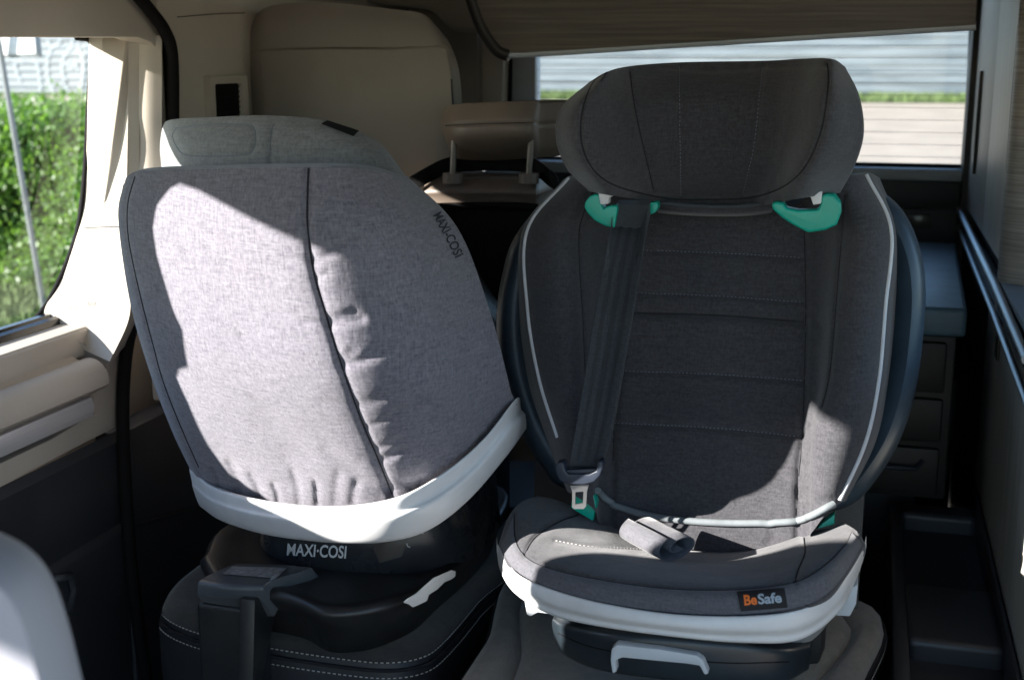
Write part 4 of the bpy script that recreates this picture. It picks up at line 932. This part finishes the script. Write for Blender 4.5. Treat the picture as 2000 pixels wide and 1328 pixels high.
nk = [[(1284, 398, 1.485), (1340, 404, 1.475), (1400, 406, 1.472), (1460, 405, 1.475), (1508, 396, 1.485)], [(1282, 408, 1.48), (1340, 414, 1.468), (1400, 416, 1.466), (1460, 415, 1.468), (1508, 407, 1.48)], [(1285, 416, 1.49), (1340, 421, 1.482), (1400, 423, 1.48), (1460, 422, 1.482), (1506, 416, 1.49)]]
surf('headrest_neck', lattice(c3(nk, 0), 30, 12), M['charcoal'], cs, back=(0, .03, 0), shrink=.95)
# teal belt guides
gy = 1.415
L1 = [(1142, 396), (1150, 384), (1162, 379), (1172, 381), (1173, 398), (1178, 408), (1186, 403), (1204, 401), (1206, 408), (1200, 446), (1182, 442), (1162, 432), (1148, 418), (1141, 406)]
prism('belt_guide', [U(x, y, y=gy) for x, y in L1], (0, .022, 0), M['teal'], cs, .0045, seg=3, label='teal hook belt guide with the belt in it')
prism('belt_guide_tip', [U(x, y, y=gy+.02) for x, y in [(1268, 396), (1284, 394), (1286, 404), (1280, 416), (1268, 421)]], (0, .02, 0), M['teal'], cs, .003)
R1 = [(1506, 398), (1516, 394), (1530, 396), (1536, 407), (1560, 411), (1598, 410), (1603, 398), (1603, 384), (1614, 378), (1630, 380), (1642, 396), (1643, 416), (1634, 440), (1612, 450), (1578, 455), (1556, 444), (1530, 428), (1510, 411)]
prism('belt_guide', [U(x, y, y=gy) for x, y in R1], (0, .022, 0), M['teal'], cs, .0045, seg=3, label='empty teal hook belt guide')
prism('guide_clip', [U(x, y, y=gy-.002) for x, y in [(1168, 376), (1199, 376), (1196, 384), (1189, 387), (1188, 399), (1172, 400)]], (0, .014, 0), M['white'], cs, .0015)
prism('guide_clip', [U(x, y, y=gy-.002) for x, y in [(1576, 377), (1606, 374), (1604, 398), (1588, 401), (1584, 388)]], (0, .014, 0), M['white'], cs, .0015)
# cushion
XC = [[(1050, 968, 1.44), (1092, 978, 1.42), (1200, 1022, 1.43), (1320, 1062, 1.45), (1450, 1068, 1.45), (1562, 1042, 1.43), (1628, 1030, 1.45)],
      [(1018, 980, 1.40), (1070, 1010, 1.365), (1180, 1052, 1.345), (1320, 1088, 1.345), (1450, 1092, 1.345), (1575, 1060, 1.355), (1645, 1022, 1.405)],
      [(996, 1004, 1.365), (1050, 1050, 1.31), (1160, 1088, 1.265), (1320, 1115, 1.255), (1470, 1118, 1.262), (1590, 1080, 1.29), (1664, 1030, 1.37)],
      [(983, 1034, 1.345), (1028, 1086, 1.268), (1150, 1128, 1.208), (1320, 1150, 1.193), (1480, 1150, 1.20), (1606, 1112, 1.236), (1678, 1042, 1.345)],
      [(974, 1064, 1.34), (1010, 1120, 1.252), (1150, 1173, 1.192), (1320, 1200, 1.177), (1480, 1202, 1.186), (1612, 1168, 1.222), (1690, 1062, 1.338)]]
ctrl = [[U(x, y, y=d) for x, y, d in r] for r in XC]
fs = [(1004, 1006), (1006, 1050), (1022, 1083), (1060, 1106), (1150, 1129), (1300, 1150), (1440, 1152), (1550, 1138), (1610, 1106), (1650, 1066), (1664, 1040)]
lob = [(1130, 1005), (1090, 1020), (1045, 1050), (1024, 1083)]
rob = [(1570, 1050), (1572, 1080), (1560, 1110), (1552, 1138)]
q1 = [(1085, 1056), (1150, 1067), (1225, 1071), (1330, 1078)]
G = carve(lattice(ctrl, 220, 110), [(fs, 5, .0035), (lob, 6, .005), (rob, 6, .005), (q1, 6, .004), ([(1010, 1118), (1014, 1100), (1024, 1083)], 4, .003), ([(1552, 1138), (1568, 1160), (1575, 1190)], 4, .003), ([(1480, 1085), (1520, 1078), (1570, 1070)], 8, .003)])
cush = surf('seat_cushion', G, M['charcoal'], cs, back=(0, .05, -.05), shrink=.95, label='charcoal cloth seat cushion')
bvK = BV['seat_cushion']
for pth in (fs, lob, rob): drape('cushion_seam', bvK, pth, .0008, M['seam'], cush, n=8)
stitches('stitching', bvK, q1, M['thread'], cush, .0026, .002, .00045, .0004)
# paler cloth band along the front of the cushion
low = [(981, 1066), (990, 1092), (1012, 1119), (1060, 1143), (1150, 1171), (1300, 1196), (1440, 1201), (1560, 1186), (1620, 1155), (1666, 1095), (1682, 1064)]
A_ = resample(crs(fs, 8), 120); B_ = resample(crs(low, 8), 120)
G = np.array([[hit(bvK, *(A_[i]*(1-v)+B_[i]*v), .0012)[0][:] for i in range(120)] for v in np.linspace(.04, .97, 9)])
surf('cushion_band', G, M['charcoallight'], cush, label='paler cloth band along the cushion front')
bvM = BV['cushion_band']
# white cushion rim
tp2 = [(970, 1050, 1.352), (976, 1072, 1.336), (1010, 1121, 1.246), (1080, 1153, 1.212), (1180, 1180, 1.183), (1320, 1201, 1.171), (1470, 1204, 1.179), (1575, 1188, 1.205), (1640, 1143, 1.255), (1682, 1080, 1.326), (1692, 1046, 1.36)]
bt2 = [(970, 1075, 1.354), (978, 1116, 1.338), (1008, 1160, 1.250), (1080, 1201, 1.216), (1180, 1224, 1.190), (1320, 1243, 1.178), (1450, 1254, 1.186), (1562, 1248, 1.212), (1640, 1192, 1.262), (1676, 1122, 1.332), (1692, 1068, 1.364)]
md2 = [((a[0]+b[0])/2, (a[1]+b[1])/2, (a[2]+b[2])/2-.007) for a, b in zip(tp2, bt2)]
lp2 = [(a[0]*1+0*(i), a[1]-2, a[2]+.008) for i, a in enumerate(tp2)]
ud2 = [(b[0], b[1]-1, b[2]+.022) for b in bt2]
q_ = [((a[0]*.25+b[0]*.75), (a[1]*.25+b[1]*.75), (a[2]*.25+b[2]*.75)-.001) for a, b in zip(tp2, bt2)]
ud3 = [(b[0], b[1]-8, b[2]+.034) for b in bt2]
in2 = [(a[0], a[1]+6, a[2]+.034) for a in tp2]
G = lattice([[U(x, y, y=d) for x, y, d in r] for r in (lp2, tp2, md2, q_, bt2, ud2, ud3, in2)], 140, 50)
surf('cushion_rim', G, M['white'], cs, label='white plastic rim under the cushion')
# label with lettering
lq = [(1439, 1157), (1532, 1149), (1538, 1186), (1447, 1193)]
lab = patch_on('woven_label', bvM, lq, M['blacklabel'], cs, .0012, 16, 8, label='black woven brand label with orange and grey lettering')
bvL = BV['woven_label']
tq = [(1452, 1162), (1525, 1156), (1527, 1176), (1454, 1182)]
text_on('lettering', 'Be', bvL, tq, M['orange'], lab, 0, .34, .0008, bold=.03)
text_on('lettering', 'Safe', bvL, tq, M['bluegrey'], lab, .37, 1, .0008, bold=.03)
# under-body, side feet, base with handle
y_f = 1.215
bq = [(1086, 1206, y_f+.07), (1110, 1214, y_f+.03), (1180, 1226, y_f), (1300, 1236, y_f-.008), (1420, 1248, y_f-.004), (1520, 1258, y_f+.03), (1570, 1250, y_f+.08)]
bq2 = [(1078, 1214, y_f+.065), (1100, 1228, y_f+.022), (1180, 1243, y_f-.012), (1300, 1254, y_f-.020), (1420, 1266, y_f-.014), (1530, 1274, y_f+.022), (1584, 1266, y_f+.08)]
bq3 = [(1084, 1252, y_f+.065), (1106, 1276, y_f+.024), (1180, 1304, y_f-.010), (1300, 1320, y_f-.018), (1420, 1332, y_f-.012), (1530, 1326, y_f+.024), (1580, 1304, y_f+.08)]
bq4 = [(1090, 1258, y_f+.08), (1112, 1284, y_f+.04), (1180, 1310, y_f+.01), (1300, 1326, y_f+.002), (1420, 1338, y_f+.01), (1528, 1330, y_f+.04), (1576, 1306, y_f+.09)]
G = lattice([[U(x, y, y=d) for x, y, d in r] for r in (bq, bq2, bq3, bq4)], 80, 26)
surf('base', G, M['basedark'], cs, back=(0, .20, .0), shrink=.97, label='blue black plastic base with release handle')
bvJ = BV['base']
drape('base_seam', bvJ, [(1090, 1236), (1140, 1258), (1200, 1272), (1300, 1284), (1420, 1294), (1540, 1292)], .0007, M['rubber'], cs)
hp = [(1196, 1316), (1192, 1290), (1194, 1268), (1204, 1259), (1290, 1268), (1362, 1280), (1374, 1290), (1384, 1316), (1376, 1318), (1366, 1300), (1340, 1296), (1215, 1284), (1202, 1290), (1204, 1312)]
prism('release_handle', [U(x, y, y=y_f-.030) for x, y in hp], (0, .014, 0), M['lightgrey'], cs, .002)
prism('side_foot', [U(x, y, y=1.30) for x, y in [(1020, 1150), (1080, 1180), (1078, 1200), (1050, 1196), (1036, 1204), (1028, 1200)]], (0, .05, 0), M['lightgrey'], cs, .002)
prism('side_foot', [U(x, y, y=1.31) for x, y in [(1640, 1160), (1676, 1140), (1672, 1180), (1660, 1204), (1632, 1202)]], (0, .05, 0), M['lightgrey'], cs, .002)
box('under_body', (-.33, 1.38, .475), (-.02, 1.52, .57), M['black'], cs, .02)
# teal buckle guides
prism('lap_guide', [U(x, y, y=1.385) for x, y in [(1146, 958), (1160, 968), (1165, 984), (1158, 1018), (1114, 992), (1118, 968)]], (0, .016, 0), M['teal'], cs, .002)
prism('lap_guide', [U(x, y, y=1.395) for x, y in [(1630, 1004), (1630, 1024), (1594, 1034), (1606, 1022)]], (0, .016, 0), M['teal'], cs, .002)
# rolled strap flap lying on the cushion
axis0 = hit(bvK, 1240, 1074, .0)[0]; axis1 = hit(bvK, 1326, 1098, .0)[0]; axis0.y += .03; axis0.z += .017; axis1.z += .018
axd = (axis1-axis0).normalized(); n0 = Vector((0, -.25, 1)).normalized(); sdv = axd.cross(n0).normalized(); n0 = sdv.cross(axd).normalized()
spi = []
for k in range(46):
    a = -2.2+k/45*9.6; r = .0045+.0135*(k/45); spi.append((r*1.75*math.cos(a), r*.95*math.sin(a)))
def strapring(o, s): 
    outer = [o+sdv*(u*s)+n0*(v*s) for u, v in spi]; th = .0011
    inner = [o+sdv*(u*s*(1-th/max(.004, math.hypot(u, v))*1.6))+n0*(v*s*(1-th/max(.004, math.hypot(u, v))*1.6)) for u, v in spi][::-1]
    return outer+inner
V = []; F = []
st_ = [axis0, axis0*.75+axis1*.25, axis0*.5+axis1*.5, axis0*.25+axis1*.75, axis1]
for k, o in enumerate(st_): V += strapring(o, (.97, 1, 1.0, 1, .98)[k])
n = 92
for j in range(4):
    for k in range(n): F.append((j*n+k, j*n+(k+1) % n, (j+1)*n+(k+1) % n, (j+1)*n+k))
for j in (0, 4):
    for k in range(45): F.append((j*n+k, j*n+k+1, j*n+n-2-k, j*n+n-1-k))
mk('rolled_strap', V, F, M['charcoallight'], cs, label='rolled grey strap flap lying on the cushion')

# ------------------------------------------------------------------ seat belt (threaded through the left teal guide)
sbt = root('seat_belt', U(1130, 960, y=1.36), 'dark ribbed seat belt webbing with buckle tongue across the charcoal child seat', 'seat belt')
Lp = crs([(1208, 396), (1186, 490), (1160, 620), (1141, 740), (1126, 830), (1112, 908)], 8)
Rp = crs([(1274, 396), (1256, 490), (1238, 600), (1216, 720), (1195, 830), (1173, 912)], 8)
yd_ = np.interp(np.linspace(0, 1, len(Lp)), [0, .12, .4, .7, 1], [1.452, 1.412, 1.380, 1.362, 1.350])
rows = []
nb = 33
for i in range(len(Lp)):
    r = []
    for k in range(nb):
        f = k/(nb-1); p = Lp[i]*(1-f)+Rp[i]*f; y = yd_[i]+.003*math.sin(f*math.pi)
        r.append(U(p[0], p[1], y=y))
    rows.append(r)
G = np.array([[list(p) for p in r] for r in rows])
surf('webbing', G, M['belt'], sbt, back=(0, .0015, 0), shrink=1.0)
bvW = BV['webbing']
for a, b in ((6, 10), (14, 19), (23, 27)):
    Gs = G[0:-1, a:b].copy(); Gs[..., 1] -= .0009; surf('webbing_stripe', Gs, M['beltdark'], sbt)
by_ = 1.335
hsg = [(1084, 912), (1088, 904), (1098, 902), (1102, 908), (1103, 918), (1110, 926), (1150, 926), (1164, 920), (1166, 906), (1170, 900), (1177, 903), (1177, 916), (1172, 930), (1160, 942), (1140, 947), (1108, 946), (1092, 938), (1086, 926)]
prism('tongue_housing', [U(x, y, y=by_) for x, y in hsg], (0, .016, 0), M['tongue'], sbt, .003, seg=3)
prism('tongue_bar', [U(x, y, y=by_+.004) for x, y in [(1098, 922), (1100, 918), (1164, 916), (1164, 928), (1140, 934), (1104, 932)]], (0, .008, 0), M['tongue'], sbt, .001)
# metal tongue with slot
ou = [(1114, 948), (1150, 946), (1147, 958), (1145, 988), (1140, 993), (1122, 993), (1118, 990), (1118, 960)]
inn = [(1124, 960), (1140, 959), (1139, 982), (1124, 984)]
c = bpy.data.curves.new('t', 'CURVE'); c.dimensions = '2D'; c.fill_mode = 'BOTH'; c.extrude = .0012
for loop in (ou, inn):
    s = c.splines.new('POLY'); s.points.add(len(loop)-1); s.use_cyclic_u = True
    for p, (a, b) in zip(s.points, loop): q = U(a, b, y=by_+.008); p.co = (q.x, q.z, 0, 1)
o = bpy.data.objects.new('t', c); COL.objects.link(o); me = bpy.data.meshes.new_from_object(o.evaluated_get(bpy.context.evaluated_depsgraph_get())); bpy.data.objects.remove(o)
me.transform(Matrix(((1, 0, 0, 0), (0, 0, -1, by_+.008), (0, 1, 0, 0), (0, 0, 0, 1)))); me.materials.clear(); me.materials.append(M['metal'])
link('metal_tongue', me, sbt)

# ------------------------------------------------------------------ front seat, blurred in the near corner
fsr = root('front_seat', (-.62, .55, 0), 'pale grey front seat backrest edge, blurred in the near left corner', 'van seat')
fo = [(-420, 1010), (-200, 1012), (-60, 1024), (20, 1048), (74, 1086), (108, 1140), (132, 1210), (150, 1280), (168, 1360), (190, 1480), (200, 1700), (150, 1900), (-420, 1900), (-700, 1700), (-700, 1300), (-600, 1060)]
fc = np.array(crs(fo, 4, True)); fcc = np.array([-250, 1450])
def fring(y, s): return [U(*(fcc+(p-fcc)*s), y=y) for p in fc]
loft('backrest', [fring(.600, .55), fring(.585, .80), fring(.575, .93), fring(.565, .985), fring(.545, 1.0), fring(.50, .995), fring(.45, .95), fring(.43, .8), fring(.425, .5)], M['lavender'], fsr)
box('seat_base', (-.85, .05, .02), (-.42, .52, .45), M['darkleather'], fsr, .04, seg=3)
